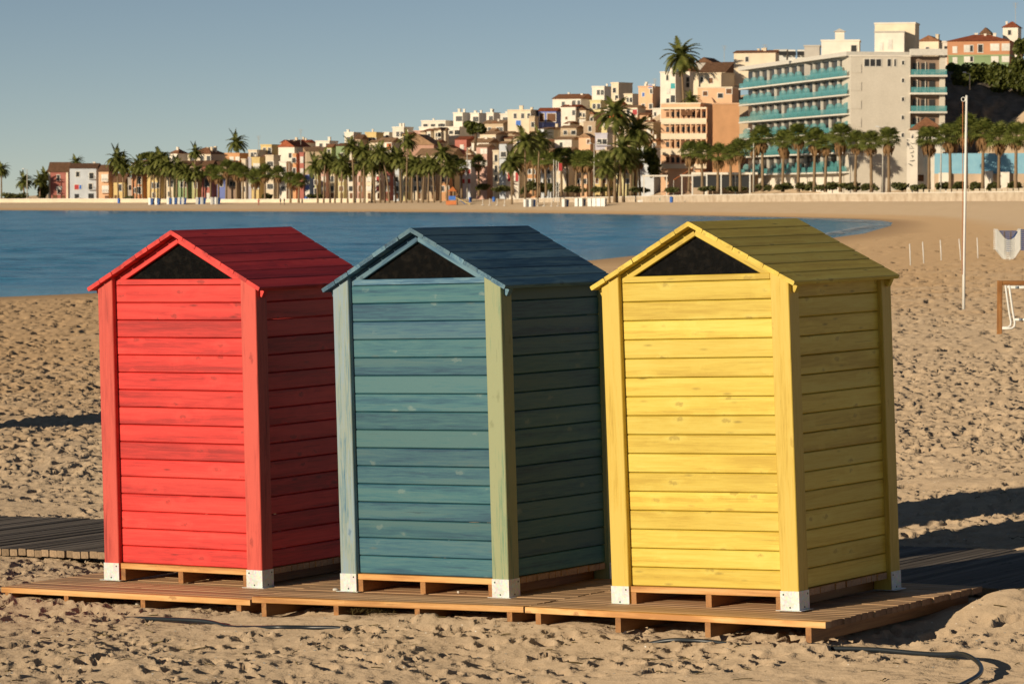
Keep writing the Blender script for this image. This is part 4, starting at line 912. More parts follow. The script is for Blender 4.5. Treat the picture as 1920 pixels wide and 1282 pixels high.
# concrete end wall (separate wing facing the beach)
wa = house('hotel_wing', 'plain concrete end wing of the hotel with small square windows', 1588,1706,107,352,M['concrete'],'flat',rc='white',yaw=3,D=731,dep=14,wins=[(1624,119,'g',9,13),(1635,119,'g',9,13),(1646,119,'g',9,13),(1666,119,'g',6,13),(1677,119,'g',3,13)]+[(1692,v,'g',4,7) for v in (119,152,187,221,254)],wsz=(4,7),group='large buildings')
wa['category'] = 'hotel wing'
for v in (130,163,197,231): MB().box(0,15*731/F_PX*0+2.2,-.12,0,(352-v)*731/F_PX-.9,(352-v)*731/F_PX+.9).build('wall_fin', M['concrete'], wa)
wb_ = empty('hotel_balcony_tower', P(1706,352,730), (0,0,0), 'right balcony tower of the hotel with open terraces and glass rails', 'hotel wing', 'large buildings')
kk = 730/F_PX; ww_ = 66*kk
MB().box(.02, ww_, 2.2, 11, -3, 246*kk).build('core', M['shut_brown'] if False else WM['brown'], wb_)
MB().box(ww_-1.1, ww_, 1.0, 2.19, -3, 246*kk).build('pillar', M['concrete'], wb_)
for i, v in enumerate((102,142,175,210,245,282)):
    z = (352-v)*kk
    MB().box(.02, ww_+.3, -.4, 2.18, z-.35, z+(1.0 if i == 0 else .05)).build('floor_slab', M['slab'], wb_)
    if i:
        MB().box(.1, ww_+.2, -.36, -.30, z+.06, z+1.2).build('glass_panel', M['teal_glass'], wb_)
        for q in range(3): MB().box(.8+q*1.7, 2.0+q*1.7, 2.05, 2.19, z+.06, z+2.6).build('balcony_door', M['pane'], wb_)
        for q in (1.7, 3.4): MB().box(q-.08, q+.08, 1.98, 2.19, z+.06, z+2.9).build('door_post', M['concrete'], wb_)
        if i in (1, 2):
            for q in (1.0, 2.7, 4.4): MB().box(q, q+.7, .6, 1.3, z+.06, z+.75).build('terrace_chair', M['white_plastic'], wb_)
house('rooftop_block', 'white rooftop block with chimney on the hotel', 1540,1618,78,108,'white','flat',rc='white',yaw=-8,D=757,dep=7,wins=[(1600,92,'g',10,12)],group='hotel rooftop blocks')['category'] = 'rooftop block'
house('rooftop_block', 'white chimney stack on the hotel roof', 1566,1584,60,80,'white','hip',6,'white',yaw=-4,D=759,dep=2,group='hotel rooftop blocks')['category'] = 'chimney'
house('rooftop_block', 'pale stair tower with railing on the hotel roof', 1640,1706,62,108,'white','flat',rc='grey',yaw=-10,D=749,dep=8,wins=[(1652,88,'w',4,12),(1668,84,'w',6,16)],group='hotel rooftop blocks')['category'] = 'rooftop block'
house('rooftop_block', 'railing topped upper box of the hotel stair tower', 1640,1728,46,64,'cream','flat',rc='white',yaw=-14,D=753,dep=7,group='hotel rooftop blocks')['category'] = 'rooftop block'
house('rooftop_block', 'grey plant room on the hotel roof at left', 1508,1542,88,110,'grey','flat',rc='grey',yaw=-8,D=767,dep=5,group='hotel rooftop blocks')['category'] = 'rooftop block'
for i, u in enumerate((1468,1485,1502,1520)):
    b_ = P(u, 104, 772); o = empty('solar_heater', b_, (0,0,0), 'solar water heater panel on the hotel roof, %s from left' % ('first','second','third','fourth')[i], 'solar panel', 'solar heaters on the hotel roof')
    MB().add([(-.9,-.6,0),(.9,-.6,0),(.9,.5,1.0),(-.9,.5,1.0),(-.9,-.6,-.06),(.9,-.6,-.06),(.9,.5,.94),(-.9,.5,.94)],[(0,1,2,3),(7,6,5,4),(0,4,5,1),(2,6,7,3)]).build('panel', M['pane'], o)
    MB().tube([(-.8,.6,1.0),(.8,.6,1.0)], .28, 8).build('tank', M['white_paint'], o); MB().box(-.8,.8,.5,.7,-1.2,.8).build('stand', M['white_paint'], o)
# orange and green block up the hill
ap = house('apartment_building', 'orange and green apartment block with red hipped roof on the hill', 1776,1912,78,106,'deep_orange','hip',14,'red',yaw=-6,D=800,dep=12,wins=[(1812,92,'w',9,11),(1820,92,'g',5,11),(1836,92,'g',8,14),(1862,90,'w',14,11),(1884,90,'w',12,11),(1790,94,'w',6,10)],chim=3,group='large buildings')
ap2 = house('apartment_building', 'green lower floors of the orange hill block', 1778,1911,106.5,180,'green','flat',yaw=-6,D=799.6,dep=12,wins=[(1812,112,'w',9,9),(1820,112,'g',5,9),(1862,113,'w',11,10),(1884,112,'w',11,10),(1790,114,'w',6,9)],group='large buildings')
Hs('town_house', 'white turret house with red roof at the top right', 1880,1920,52,110,'white','hip',12,'red',[(1892,62)],-8,D=835,chim=1,dep=6)
Hs('town_house', 'white house strip left of the orange hill block', 1768,1780,80,150,'white','flat',yaw=-4,D=815,wins=[(1773,92),(1773,104)])
Hs('town_house', 'house with pointed gable truss on the skyline', 1838,1866,64,90,'tan','end',12,'brown',(),-6,D=830)

# --- pavilion with pyramid roof and murals by the hotel
pv = empty('pavilion', P(1712,352,694), (0,0,0), 'white pavilion with pyramid terracotta roof in front of the hotel', 'pavilion', None)
kk = 694/F_PX
MB().box(1.0*0, 55*kk, 0, 5.5, -1, 108*kk).build('wall', WM['white'], pv)
ob('roof', mesh('roof', [(-.4,-.4,108*kk+.01),(55*kk+.6,-.4,108*kk+.01),(55*kk+.6,6,108*kk+.01),(-.4,6,108*kk+.01),(27*kk,2.8,133*kk)], [(0,1,4),(1,2,4),(2,3,4),(3,0,4),(3,2,1,0)], RM['tile']), pv)
for q in range(6): MB().box(1.0+q*.75, 1.3+q*.75, -.08, 0, 84*kk, 104*kk).build('lattice', M['iron'], pv)
MB().box(5*kk, 20*kk, -.06, 0, 12*kk, 24*kk).build('poster', M['shut_brown'], pv)
mu = empty('mural_wall', P(1700,352,692), (0,0,rad(-6)), 'narrow white wall with black mural left of the pavilion', 'wall', None)
MB().box(0, 20*kk, 0, .4, -1, 92*kk).build('wall', WM['white'], mu)
ms = MB(); r = random.Random(3)
for q in range(6):
    p0 = [(.3+1.3*r.random(), -.02, (40+8*q)*kk+.6*r.random()) for _ in range(4)]
    ms.tube(p0, .07, 5)
ms.build('mural_figure', M['iron'], mu)
# blue site wall right of the pavilion
t = NT('sky_blue_wall', .8, .2); tc = t.n('ShaderNodeTexCoord'); n_ = t.noise(tc.outputs['Object'], .6, 4)
t.col(t.ramp(n_, [(.3,(.20,.42,.55)),(.7,(.27,.50,.62))])); M['sky_wall'] = t.m
bw_ = empty('boundary_wall', P(1752,352,692), (0,0,rad(-14)), 'long sky blue boundary wall behind the right palms', 'wall', None)
kk = 692/F_PX; Lb = 32.0
MB().box(0, Lb, 0, .4, 26*kk, 64*kk).build('blue_panel', M['sky_wall'], bw_)
MB().box(0, Lb, -.3, .5, -1, 25.9*kk).build('plinth', WM['tan'], bw_)
for x_ in (1.0, 9.5, 12.8, 20): MB().box(x_, x_+2.2, -1.4, -.31, -1, (26+r.uniform(-4,6))*kk).build('white_pier', WM['white'], bw_)

# --- sea walls
def sea_wall(u0, u1, zt, label, m, name='sea_wall', panel=None):
    us = np.linspace(u0, u1, 14); wb2 = MB(); cap_ = MB()
    pts2 = []
    for u in us:
        D = wall_D(u)-2.0; q = P(u, 371, D); pts2.append((q.x, q.y))
    for i in range(len(pts2)-1):
        (ax, ay), (bx, by) = pts2[i], pts2[i+1]; z1 = zt(us[i]); z2 = zt(us[i+1])
        for (o0, o1, lo, hi0, hi1, B__) in ((0, .6, -2.0, z1, z2, wb2), (-.12, .72, None, z1, z2, cap_)):
            if lo is None: v = [(ax,ay+o0,z1+.004),(bx,by+o0,z2+.004),(bx,by+o1,z2+.004),(ax,ay+o1,z1+.004),(ax,ay+o0,z1+.16),(bx,by+o0,z2+.16),(bx,by+o1,z2+.16),(ax,ay+o1,z1+.16)]
            else: v = [(ax,ay+o0,lo),(bx,by+o0,lo),(bx,by+o1,lo),(ax,ay+o1,lo),(ax,ay+o0,hi0),(bx,by+o0,hi1),(bx,by+o1,hi1),(ax,ay+o1,hi0)]
            B__.add(v, [(3,2,1,0),(4,5,6,7),(0,1,5,4),(1,2,6,5),(2,3,7,6),(3,0,4,7)])
    root = empty(name, (0,0,0), (0,0,0), label, 'wall', None)
    wb2.build('wall', m, root); cap_.build('coping', WM['white'], root)
    return root
t = NT('sea_wall_plaster', .9, .15); geo = t.n('ShaderNodeNewGeometry'); n1 = t.noise(geo.outputs['Position'], .5, 6, .65)
t.col(t.ramp(n1, [(.3,(.42,.32,.22)),(.55,(.58,.48,.36)),(.75,(.66,.56,.43))])); M['seawall'] = t.m
sea_wall(-60, 690, lambda u: 2.0+.1*math.sin(u/90), 'low whitewashed sea wall along the left of the far beach', WM['cream'])
sea_wall(960, 2100, lambda u: float(np.interp(u, [960,1150,1300,1500,1920,2100],[2.1,2.6,3.0,3.2,3.5,3.6])), 'long pale sea wall along the right of the far beach', M['seawall'])

# ------------------------------------------------------------------ palms
def leafmat(name, c1, c2, rough=.55):
    t = NT(name, rough, .35); tc = t.n('ShaderNodeTexCoord'); oi = t.n('ShaderNodeObjectInfo')
    n_ = t.noise(tc.outputs['Object'], 1.3, 4, .6); t.col(t.ramp(n_, [(.32, c1), (.68, c2)]))
    # leaves let some light through
    tr = t.n('ShaderNodeBsdfTranslucent'); t.l(t.b.inputs['Base Color'].links[0].from_socket, tr.inputs['Color']); mx = t.n('ShaderNodeMixShader'); mx.inputs[0].default_value = .28
    t.l(t.b.outputs[0], mx.inputs[1]); t.l(tr.outputs[0], mx.inputs[2]); t.l(mx.outputs[0], t.t.nodes['Material Output'].inputs['Surface'])
    return t.m
M['frond'] = leafmat('palm_frond', (.065,.090,.018), (.26,.26,.065))
M['fan'] = leafmat('fan_palm_leaf', (.062,.100,.018), (.26,.27,.060))
M['dead'] = leafmat('dead_frond', (.20,.11,.045), (.40,.24,.11), .8)
M['leaf'] = leafmat('tree_leaf', (.045,.065,.012), (.17,.18,.035))
M['shrub'] = leafmat('shrub_leaf', (.045,.062,.015), (.19,.18,.055))
M['trunk'] = plain('palm_trunk', (.25,.175,.105), .95, .1, .25, 6)
M['bark'] = plain('tree_bark', (.12,.08,.05), .95, .1, .3, 4)
def feather_crown(seed, L=3.5, nf=46, wind=.35):
    """a feather palm crown: arching fronds with rows of drooping leaflets"""
    r = random.Random(seed); b = MB()
    for i in range(nf):
        az = i*2.39996 + r.uniform(-.2,.2); el = math.radians(78 - 105*(i/nf)**.9 + r.uniform(-8,8)); l = L*r.uniform(.82,1.1)
        d = Vector((math.cos(az)*math.cos(el)+wind*.3, math.sin(az)*math.cos(el), math.sin(el))).normalized()
        p = Vector((0,0,0)); pts = [p.copy()]; n = 9
        for s in range(n):
            p = p + d*(l/n); pts.append(p.copy()); d = (d + Vector((wind*.05, 0, -.19))).normalized()
        for s in range(n):
            a, c = pts[s], pts[s+1]; tdir = (c-a).normalized(); side = tdir.cross(Vector((0,0,1)))
            if side.length < .05: side = Vector((1,0,0))
            side.normalize(); w = .13+.62*math.sin(math.pi*min(1,(s+1.2)/(n+.6)))**.8
            for sg in (-1, 1):
                for q in range(3):
                    o = a.lerp(c, (q+.2)/3); tip = o + side*sg*w*r.uniform(.8,1.1) + tdir*.30*w + Vector((0,0,-.28*w+r.uniform(-.05,.05)))
                    e = tdir*.125
                    b.add([o-e*.6, o+e, tip], [(0,1,2)])
            b.add([a+side*.03, a-side*.03, c-side*.02, c+side*.02], [(0,1,2,3)])
    return b
def fan_crown(seed, R=1.45, nl=64):
    """a fan palm crown: round pleated leaves on stalks"""
    r = random.Random(seed); b = MB()
    for i in range(nl):
        az = i*2.39996 + r.uniform(-.25,.25); el = math.radians(86 - 116*(i/nl)**.9 + r.uniform(-8,8)); l = R*r.uniform(.8,1.15)
        d = Vector((math.cos(az)*math.cos(el), math.sin(az)*math.cos(el), math.sin(el)))
        c = d*l; s = d.cross(Vector((0,0,1))); s = s.normalized() if s.length > .05 else Vector((1,0,0)); up = s.cross(d)
        b.add([s*.03, -s*.03, c-s*.02, c+s*.02], [(0,1,2,3)])
        ls = R*r.uniform(.62,.85); nn = 11
        for q in range(nn):
            a0 = math.radians(-115+230*q/nn); a1 = math.radians(-115+230*(q+.8)/nn); am = (a0+a1)/2
            f = lambda a, k_: c + (d*math.cos(a)+s*math.sin(a))*ls*k_ + up*(.06*ls if k_ < .7 else -.30*ls)
            b.add([c-d*.1, f(a0,.62), f(am,1.0), f(a1,.62)], [(0,1,2,3)])
    return b
def skirt(seed, R=1.3, H=2.4):
    r = random.Random(seed); b = MB()
    for i in range(70):
        a = r.uniform(0,6.283); rr_ = R*r.uniform(.55,1.0); z0 = r.uniform(-.7,.0); z1 = z0-H*r.uniform(.5,1)
        c = Vector((math.cos(a),math.sin(a),0)); s = Vector((-c.y,c.x,0))*r.uniform(.12,.26)
        b.add([c*.16+Vector((0,0,z0)), c*rr_+s+Vector((0,0,(z0+z1)/2)), c*rr_*.8+Vector((0,0,z1)), c*rr_-s+Vector((0,0,(z0+z1)/2))], [(0,1,2,3)])
    return b
FC = [feather_crown(s, wind=w_).mesh('crown', M['frond']) for s, w_ in ((1,.5),(2,.8),(3,.2),(4,.6))]
NC = [fan_crown(s).mesh('crown', M['fan']) for s in (5,6,7)]
SK = [skirt(s).mesh('skirt', M['dead']) for s in (8,9)]
TR = []
for s in range(4):      # unit-height trunks, different bends
    r = random.Random(60+s); bx_, by_ = ((0,0),(.05,.02),(.12,.03),(-.06,.02))[s]
    pts3 = [(bx_*math.sin(q/12*math.pi/2)*1.0*(q/12), by_*(q/12)**2, q/12-.06*(q == 0)) for q in range(13)]
    TR.append((pts3[-1], s))
def palm(u, yb, yt, kind, label, group, D=None, bend=0, seed=0, cs=1.0, thick=1.0):
    r = random.Random(int(u*13+yt*7+seed)); 
    if D is None: D = wall_D(u)+4
    b = P(u, yb, D); gz = ground_z(b.x, b.y); 
    if D < wall_D(u): b.z = gz
    k = D/F_PX; top = P(u, yt, D)
    R = (2.3 if kind == 'feather' else 2.6)*cs
    H = max(top.z - b.z - R*.75, 2.0)
    root = empty('palm_tree', b, (0,0,r.uniform(0,.5)), label, 'palm tree', group)
    dx = bend*k; n = 10
    pts_ = [(dx*(q/n)**1.6, .12*math.sin(q/n*2+r.random()), H*q/n - (.8 if q == 0 else 0)) for q in range(n+1)]
    rad0 = (.26 if kind == 'feather' else .34)*thick
    rs_ = [rad0*(1.25 if q == 0 else 1)*(1-.28*q/n)*(1.06 if q % 2 else .96) for q in range(n+1)]
    MB().tube(pts_, rs_, 8).build('trunk', M['trunk'], root, smooth=True)
    tip = Vector(pts_[-1])
    sc = cs*r.uniform(.98,1.2)
    me = (FC if kind == 'feather' else NC)[r.randrange(4 if kind == 'feather' else 3)]
    ob('crown', me, root, tip, (r.uniform(-.12,.12), r.uniform(-.12,.12), r.uniform(-.3,.3) if kind == 'feather' else r.uniform(0,6.28)), (sc,sc,sc))
    if kind == 'fan': ob('dead_leaf_skirt', SK[r.randrange(2)], root, tip-Vector((0,0,.15)), (0,0,r.uniform(0,6)), (sc,sc,sc*r.uniform(.8,1.2)))
    return root
def row(lst, fmt, group, **kw):
    for i, t_ in enumerate(sorted(lst)):
        palm(t_[0], t_[1], t_[2]+rng.uniform(-6,6), t_[3], fmt % ORD[i], group, bend=t_[4] if len(t_) > 4 else 0, cs=t_[5] if len(t_) > 5 else 1.0, D=t_[6] if len(t_) > 6 else None)
# hotel promenade: stout fan palms
row([(u, 353, y+rng.uniform(-3,3), 'fan', rng.uniform(-3,3), c) for u, y, c in ((1292,263,1.05),(1317,265,1.05),(1346,271,1),(1370,273,.95),(1388,268,1.05),(1413,262,1),(1430,248,1.1),(1468,245,1.15),(1497,244,1.1),(1527,249,1.1),(1548,255,1),(1576,240,1.15),(1604,252,1.05),(1634,251,1.05),(1667,249,1.1),(1742,246,1.15),(1782,241,1.1),(1812,225,1.2),(1843,233,1.15),(1873,229,1.15),(1905,231,1.15),(1938,232,1.1))], '%s fan palm from the left in the row before the hotel', 'fan palms along the hotel promenade')
# middle promenade: fan palms
row([(u, y2, y, 'fan', rng.uniform(-3,3), c) for u, y, y2, c in ((851,292,368,.95),(866,296,366,.9),(898,288,362,1.0),(962,290,360,.95),(975,286,360,1.1),(986,284,362,1.1),(1000,284,362,1.0),(1012,280,362,1.05),(1024,284,362,1.0),(1040,283,362,1.0),(1053,282,362,1.1),(1064,283,362,1.05),(1080,284,362,1.0),(1093,281,362,1.1),(1106,283,362,1.0),(1128,282,362,1.1),(1142,284,362,1.0),(1164,283,362,1.05),(1183,286,362,1.0),(1200,285,362,1.0))], '%s fan palm from the left in the middle promenade row', 'fan palms of the middle promenade')
# grove on the sand: tall feather palms leaning in the wind
row([(596,380,301,'feather',-6,1.0,965),(607,380,292,'feather',3,1.1,962),(619,380,300,'feather',-2,1.0,968),(628,379,305,'feather',4,.95,960),(640,379,296,'feather',2,1.0,955),(652,379,303,'feather',-3,1.0,958),(664,380,258,'feather',-4,1.15,950),(676,379,299,'feather',2,1.0,955),(684,380,266,'feather',-3,1.15,948),(697,379,297,'feather',4,1.0,950),(703,379,283,'feather',-8,1.05,945),(713,380,278,'feather',-3,1.15,945),(722,379,300,'feather',2,1.0,948),(730,380,277,'feather',-14,1.2,940),(742,379,286,'feather',-5,1.05,942),(752,380,288,'feather',-3,1.1,938),(762,380,250,'feather',3,1.1,930),(772,380,292,'feather',2,1.1,935),(784,380,294,'feather',-3,1.05,932),(793,380,303,'feather',4,1.0,930),(803,380,296,'feather',2,1.05,928),(814,380,292,'feather',-3,1.05,926),(826,380,281,'feather',4,1.1,924),(838,379,300,'feather',2,1.0,922)], '%s feather palm from the left in the grove on the sand', 'feather palms of the beach grove')
# left seafront palms
row([(256,378,296,'feather',2,1.0,1045),(268,378,299,'feather',-2,1.0,1042),(282,378,296,'feather',3,1.1,1040),(290,378,303,'feather',-2,.95,1040),(300,378,291,'feather',2,1.15,1038),(309,378,300,'feather',3,1.05,1036),(320,378,304,'feather',-3,1.0,1036),(331,378,300,'feather',2,1.05,1034),(345,378,309,'feather',2,1.05,1032),(352,378,314,'feather',-2,.95,1032),(366,378,313,'feather',3,1.05,1030)], '%s feather palm from the left in the clump before the ochre houses', 'palms of the left seafront')
row([(395,378,305,'fan',1,1.1,1028),(410,378,313,'fan',0,1.0,1026),(424,378,306,'fan',2,1.1,1024),(444,378,311,'fan',0,1.1,1020),(456,378,316,'fan',0,1.0,1018),(478,376,316,'fan',1,1.0,1010),(497,376,308,'fan',0,1.1,1006),(521,376,319,'fan',1,1.0,1002),(545,376,320,'fan',-1,.95,996),(560,376,322,'fan',1,.95,992)], '%s fan palm from the left in the row before the cream balcony houses', 'fan palms of the left seafront')
palm(3, 377, 308, 'feather', 'feather palm cut by the left edge of the picture', 'single palms', D=1062)
palm(45, 377, 330, 'feather', 'short feather palm beside the lamp at the far left', 'single palms', D=1062, cs=1.0)
palm(75, 377, 328, 'feather', 'feather palm just left of the crimson house', 'single palms', D=1064, cs=1.0)
palm(85, 377, 320, 'feather', 'palm leaning against the crimson house wall', 'single palms', D=1070, cs=.9)
palm(222, 377, 283, 'feather', 'tall bushy palm right of the low ochre house', 'single palms', D=1050, cs=1.35, bend=-3)
palm(231, 377, 297, 'feather', 'second bushy palm beside the tall one by the ochre house', 'single palms', D=1049, cs=1.2)
palm(443, 340, 254, 'feather', 'lone feather palm on the skyline above the orange house', 'single palms', D=1120, cs=1.35)
palm(143, 330, 296, 'feather', 'palm crown peeping over the pale blue house roof', 'single palms', D=1110, cs=.95)
palm(366, 330, 276, 'feather', 'small palm in front of the cream villa', 'single palms', D=1085, cs=.9)
palm(1153, 372, 192, 'feather', 'tall date palm with orange fruit clusters in the middle of the town', 'single palms', D=838, cs=1.75, thick=1.5)
palm(1190, 372, 226, 'feather', 'second tall date palm right of the fruiting one', 'single palms', D=842, cs=1.6, bend=4, thick=1.4)
palm(985, 362, 250, 'feather', 'tall dark palm behind the middle lamp post', 'single palms', D=868, cs=1.3)
palm(1008, 362, 247, 'feather', 'tall windblown palm below the blue framed house', 'single palms', D=880, cs=1.25, bend=4)
palm(1157, 377, 262, 'feather', 'tall leaning palm on the beach by the sea wall', 'single palms', D=826, cs=1.2, bend=8)
palm(1143, 377, 300, 'feather', 'shorter palm on the beach by the sea wall', 'single palms', D=824, cs=1.15, bend=-6)
palm(1170, 377, 287, 'feather', 'third palm of the clump at the sea wall', 'single palms', D=828, cs=1.1, bend=3)
palm(960, 368, 292, 'feather', 'dark drooping palm left of the middle lamp post', 'single palms', D=868, cs=1.05, bend=-2)
palm(1284, 260, 88, 'feather', 'tall slender palm on the skyline beside the white tower house', 'single palms', D=880, cs=1.55, bend=-8, thick=1.3)
palm(1296, 210, 178, 'feather', 'small palm on the roof terrace of the peach apartments', 'single palms', D=848, cs=.9)
for q, (u, v) in enumerate(((1144,222),(1158,224),(1165,219),(1150,216))):
    bb = P(u, v, 836.2); bm = bmesh.new(); bmesh.ops.create_icosphere(bm, subdivisions=1, radius=.5)
    rq = random.Random(q)
    for vv in bm.verts: vv.co = Vector((vv.co.x*.6, vv.co.y*.6, vv.co.z*1.3))*rq.uniform(.75,1.2)
    me = bpy.data.meshes.new('date_cluster'); bm.to_mesh(me); bm.free(); me.materials.append(M['shut_orange'])
    pr0 = [o for o in bpy.data.objects if o.get('label','').startswith('tall date palm')][0]
    o = ob('date_cluster', me, pr0); o.matrix_local = Matrix.Translation(Euler((0,0,-pr0.rotation_euler.z)).to_matrix() @ (bb-pr0.location))

# ------------------------------------------------------------------ trees and shrubs of leaf clumps
def clumps(seed, R, n, leaf, lobes):
    """leaf-sized faces spread through several uneven lobes"""
    r = random.Random(seed); b = MB()
    lob = [(Vector((r.uniform(-1,1)*R[0]*.6, r.uniform(-1,1)*R[1]*.6, r.uniform(-.55,.7)*R[2]*.7)), r.uniform(.35,.6)) for _ in range(lobes)]
    for _ in range(n):
        c, s = lob[r.randrange(lobes)]; d = Vector((r.gauss(0,1), r.gauss(0,1), r.gauss(0,1))).normalized()*r.random()**.35
        p = c + Vector((d.x*R[0], d.y*R[1], d.z*R[2]))*s
        n_ = Vector((r.gauss(0,1), r.gauss(0,1), r.gauss(0,1)+.4)).normalized(); a = n_.orthogonal().normalized(); c2 = n_.cross(a); l = leaf*r.uniform(.6,1.3)
        b.add([p-a*l, p-c2*l*.6, p+a*l, p+c2*l*.6], [(0,1,2,3)])
    return b
def tree(u, v, D, w, h, label, seed, mat='leaf', n=2600, trunk=True, name='pine_tree', cat='tree', leaf=None, group='trees on the hillside'):
    k = D/F_PX; c = P(u, v, D); R = (w*k/2, w*k/2*.8, h*k/2); bz = c.z-R[2]*(1.6 if trunk else 1.0)
    root = empty(name, (c.x, c.y, bz), (0,0,0), label, cat, group)
    if trunk:
        tb = MB(); tb.tube([(0,0,-3),(.2,0,R[2]*.5),(0,.1,R[2]*1.4)], [.45,.36,.25], 8)
        for q in range(4):
            a = q*1.57+.4; tb.tube([(0,.05,R[2]*(.6+.15*q)),(math.cos(a)*R[0]*.45, math.sin(a)*R[1]*.4, R[2]*(1.3+.1*q))], [.2,.07], 6)
        tb.build('trunk', M['bark'], root)
    cl = clumps(seed, R, n, leaf or .45, 11); cl.build('crown', M[mat], root, (0,0,c.z-bz))
    return root
tree(891, 240, 985, 44, 30, 'round dark pine tree between the white terrace block and the red house', 1)
tree(1822, 148, 765, 84, 72, 'big sunlit pine tree on the slope right of the hotel', 2, n=4600, leaf=.5)
tree(1790, 140, 775, 44, 46, 'smaller pine tree touching the hotel balcony tower', 3, n=2000)
tree(1882, 150, 762, 60, 70, 'dark pine tree at the right of the big sunlit pine', 4, n=3400, leaf=.5)
tree(1915, 145, 758, 50, 80, 'dark pine tree cut by the right picture edge', 5, n=3000, leaf=.5)
tree(1915, 92, 790, 26, 44, 'slim conifer beside the orange and green block', 6, n=1200)
tree(285, 292, 1110, 60, 18, 'low spreading pine behind the left palms', 7, n=1500)
tree(1226, 306, 835, 22, 74, 'dark climbing shrub on the white and pale blue house', 8, trunk=False, name='shrub', cat='shrub', n=1300, group='shrubs of the promenade')
tree(1215, 290, 836, 16, 40, 'upper dark shrub beside the peach apartments', 9, trunk=False, name='shrub', cat='shrub', n=700, group='shrubs of the promenade')
tree(28, 370, 1062, 50, 20, 'low dark bush at the far left promenade', 10, 'shrub', trunk=False, name='shrub', cat='shrub', n=1100, group='shrubs of the promenade')
tree(80, 360, 1066, 22, 34, 'round green tree left of the crimson house', 11, 'shrub', n=1200, group='shrubs of the promenade', name='round_tree')
for q, (u, v, w_, h_, lb) in enumerate(((240,373,18,10,'low bush below the narrow grey house'),(1008,350,44,28,'big round hedge behind the flagpoles'),(1038,352,22,20,'hedge just right of the flagpoles'),(940,354,40,14,'hedge beneath the pale blue house'),(905,352,30,16,'hedge behind the playground'),(985,356,20,20,'dark bush beside the middle lamp post'),(1080,356,50,14,'hedge left of the beach palm clump'),(1130,356,44,14,'hedge behind the beach palm clump'),(1200,356,40,14,'hedge left of the parked cars'),(1470,350,38,16,'first hedge of the hotel promenade'),(1510,350,42,18,'second hedge of the hotel promenade'),(1552,349,44,18,'third hedge of the hotel promenade'),(1594,350,42,18,'fourth hedge of the hotel promenade'),(1632,351,34,16,'fifth hedge of the hotel promenade'),(1690,350,40,16,'hedge before the mural wall'),(1722,352,34,14,'hedge before the pavilion'),(1768,349,30,16,'hedge before the blue wall at left'),(1800,350,26,18,'hedge before the blue wall beside the flagpole'),(1830,349,26,18,'hedge before the blue wall right of the flagpole'),(1864,350,26,16,'hedge before the blue wall near the right edge'),(1900,349,30,18,'last hedge at the right edge'),(500,368,20,10,'small hedge beneath the yellow balcony house'),(590,368,30,10,'small hedge beneath the cobalt house'),(1430,352,34,14,'low planting left of the first hotel hedge'),(1260,356,26,10,'low planting by the parked cars'),(1330,354,40,10,'low planting before the peach apartments'),(1380,354,40,10,'low planting before the cafe canopy'))):
    tree(u, v, wall_D(u)+3+(q%3), w_, h_, lb, 30+q, 'shrub', trunk=False, name='shrub', cat='shrub', n=700, leaf=.38, group='shrubs of the promenade')

# rocky slope right of the hotel
t = NT('rock', .95, .1); geo = t.n('ShaderNodeNewGeometry'); n_ = t.noise(geo.outputs['Position'], .4, 7, .65)
t.col(t.ramp(n_, [(.3,(.14,.115,.09)),(.7,(.33,.27,.21))])); t.bump(n_, .8, .8); M['rock'] = t.m
xs = np.linspace(0, 34, 70); ys = np.linspace(0, 1, 36); XX, YY = np.meshgrid(xs, ys, indexing='ij')
o0 = P(1768, 240, 735)
zz = 26*YY**.75; px_ = XX + 1.5*vnoise(XX/3, zz/3, 71); py_ = 34*YY**1.25 + 5*vnoise(XX/5, zz/4, 72) + 2.2*vnoise(XX/1.7, zz/1.7, 73); pz_ = zz + 1.6*vnoise(XX/2.5+9, YY*9, 74) - 13
V = np.stack([px_+o0.x, py_+o0.y, pz_+o0.z], -1).reshape(-1,3).astype(np.float32); idx = np.arange(XX.size).reshape(XX.shape)
grid_obj('rocky_slope', V, np.stack([idx[:-1,:-1], idx[1:,:-1], idx[1:,1:], idx[:-1,1:]], -1).reshape(-1,4), M['rock'])

# ------------------------------------------------------------------ lamps and poles
M['pole'] = plain('lamp_steel', (.50,.47,.40), .5, .4)
M['lamp_head'] = plain('lamp_head', (.70,.70,.66), .4, .4)
def lamp(u, yb, yt, label, arm=1, D=None):
    D = D or wall_D(u)+2; b = P(u, yb, D); k = D/F_PX; H = (yb-yt)*k
    root = empty('street_lamp', b, (0,0,0), label, 'street lamp', 'tall promenade lamps')
    MB().tube([(0,0,-1),(0,0,H*.5),(0,0,H)], [.17,.14,.10], 8).build('pole', M['pole'], root, smooth=True)
    for s in ((-1,) if arm == 1 else (-1, 1)):
        MB().tube([(0,0,H-.1),(s*1.0,0,H+.1)], .05, 6).build('arm', M['pole'], root)
        MB().add([(s*.7,-.3,H+.05),(s*1.5,-.3,H+.12),(s*1.5,.3,H+.12),(s*.7,.3,H+.05),(s*.8,-.2,H+.32),(s*1.4,-.2,H+.36),(s*1.4,.2,H+.36),(s*.8,.2,H+.32)], [(3,2,1,0),(4,5,6,7),(0,1,5,4),(1,2,6,5),(2,3,7,6),(3,0,4,7)]).build('lamp_head', M['lamp_head'], root)
    return root
lamp(51, 376, 318, 'lamp post at the far left beside the short palm')
lamp(542, 374, 306, 'lamp post behind the people on the far beach')
lamp(876, 368, 278, 'tall lamp post right of the playground', 2)
lamp(973, 366, 274, 'tall lamp post left of the three flagpoles', 2)
lamp(1114, 366, 270, 'tall lamp post left of the beach palm clump', 2)
lamp(1413, 352, 244, 'tall lamp post before the hotel balconies', 2)
lamp(1655, 354, 240, 'tall lamp post before the concrete hotel wing', 1)
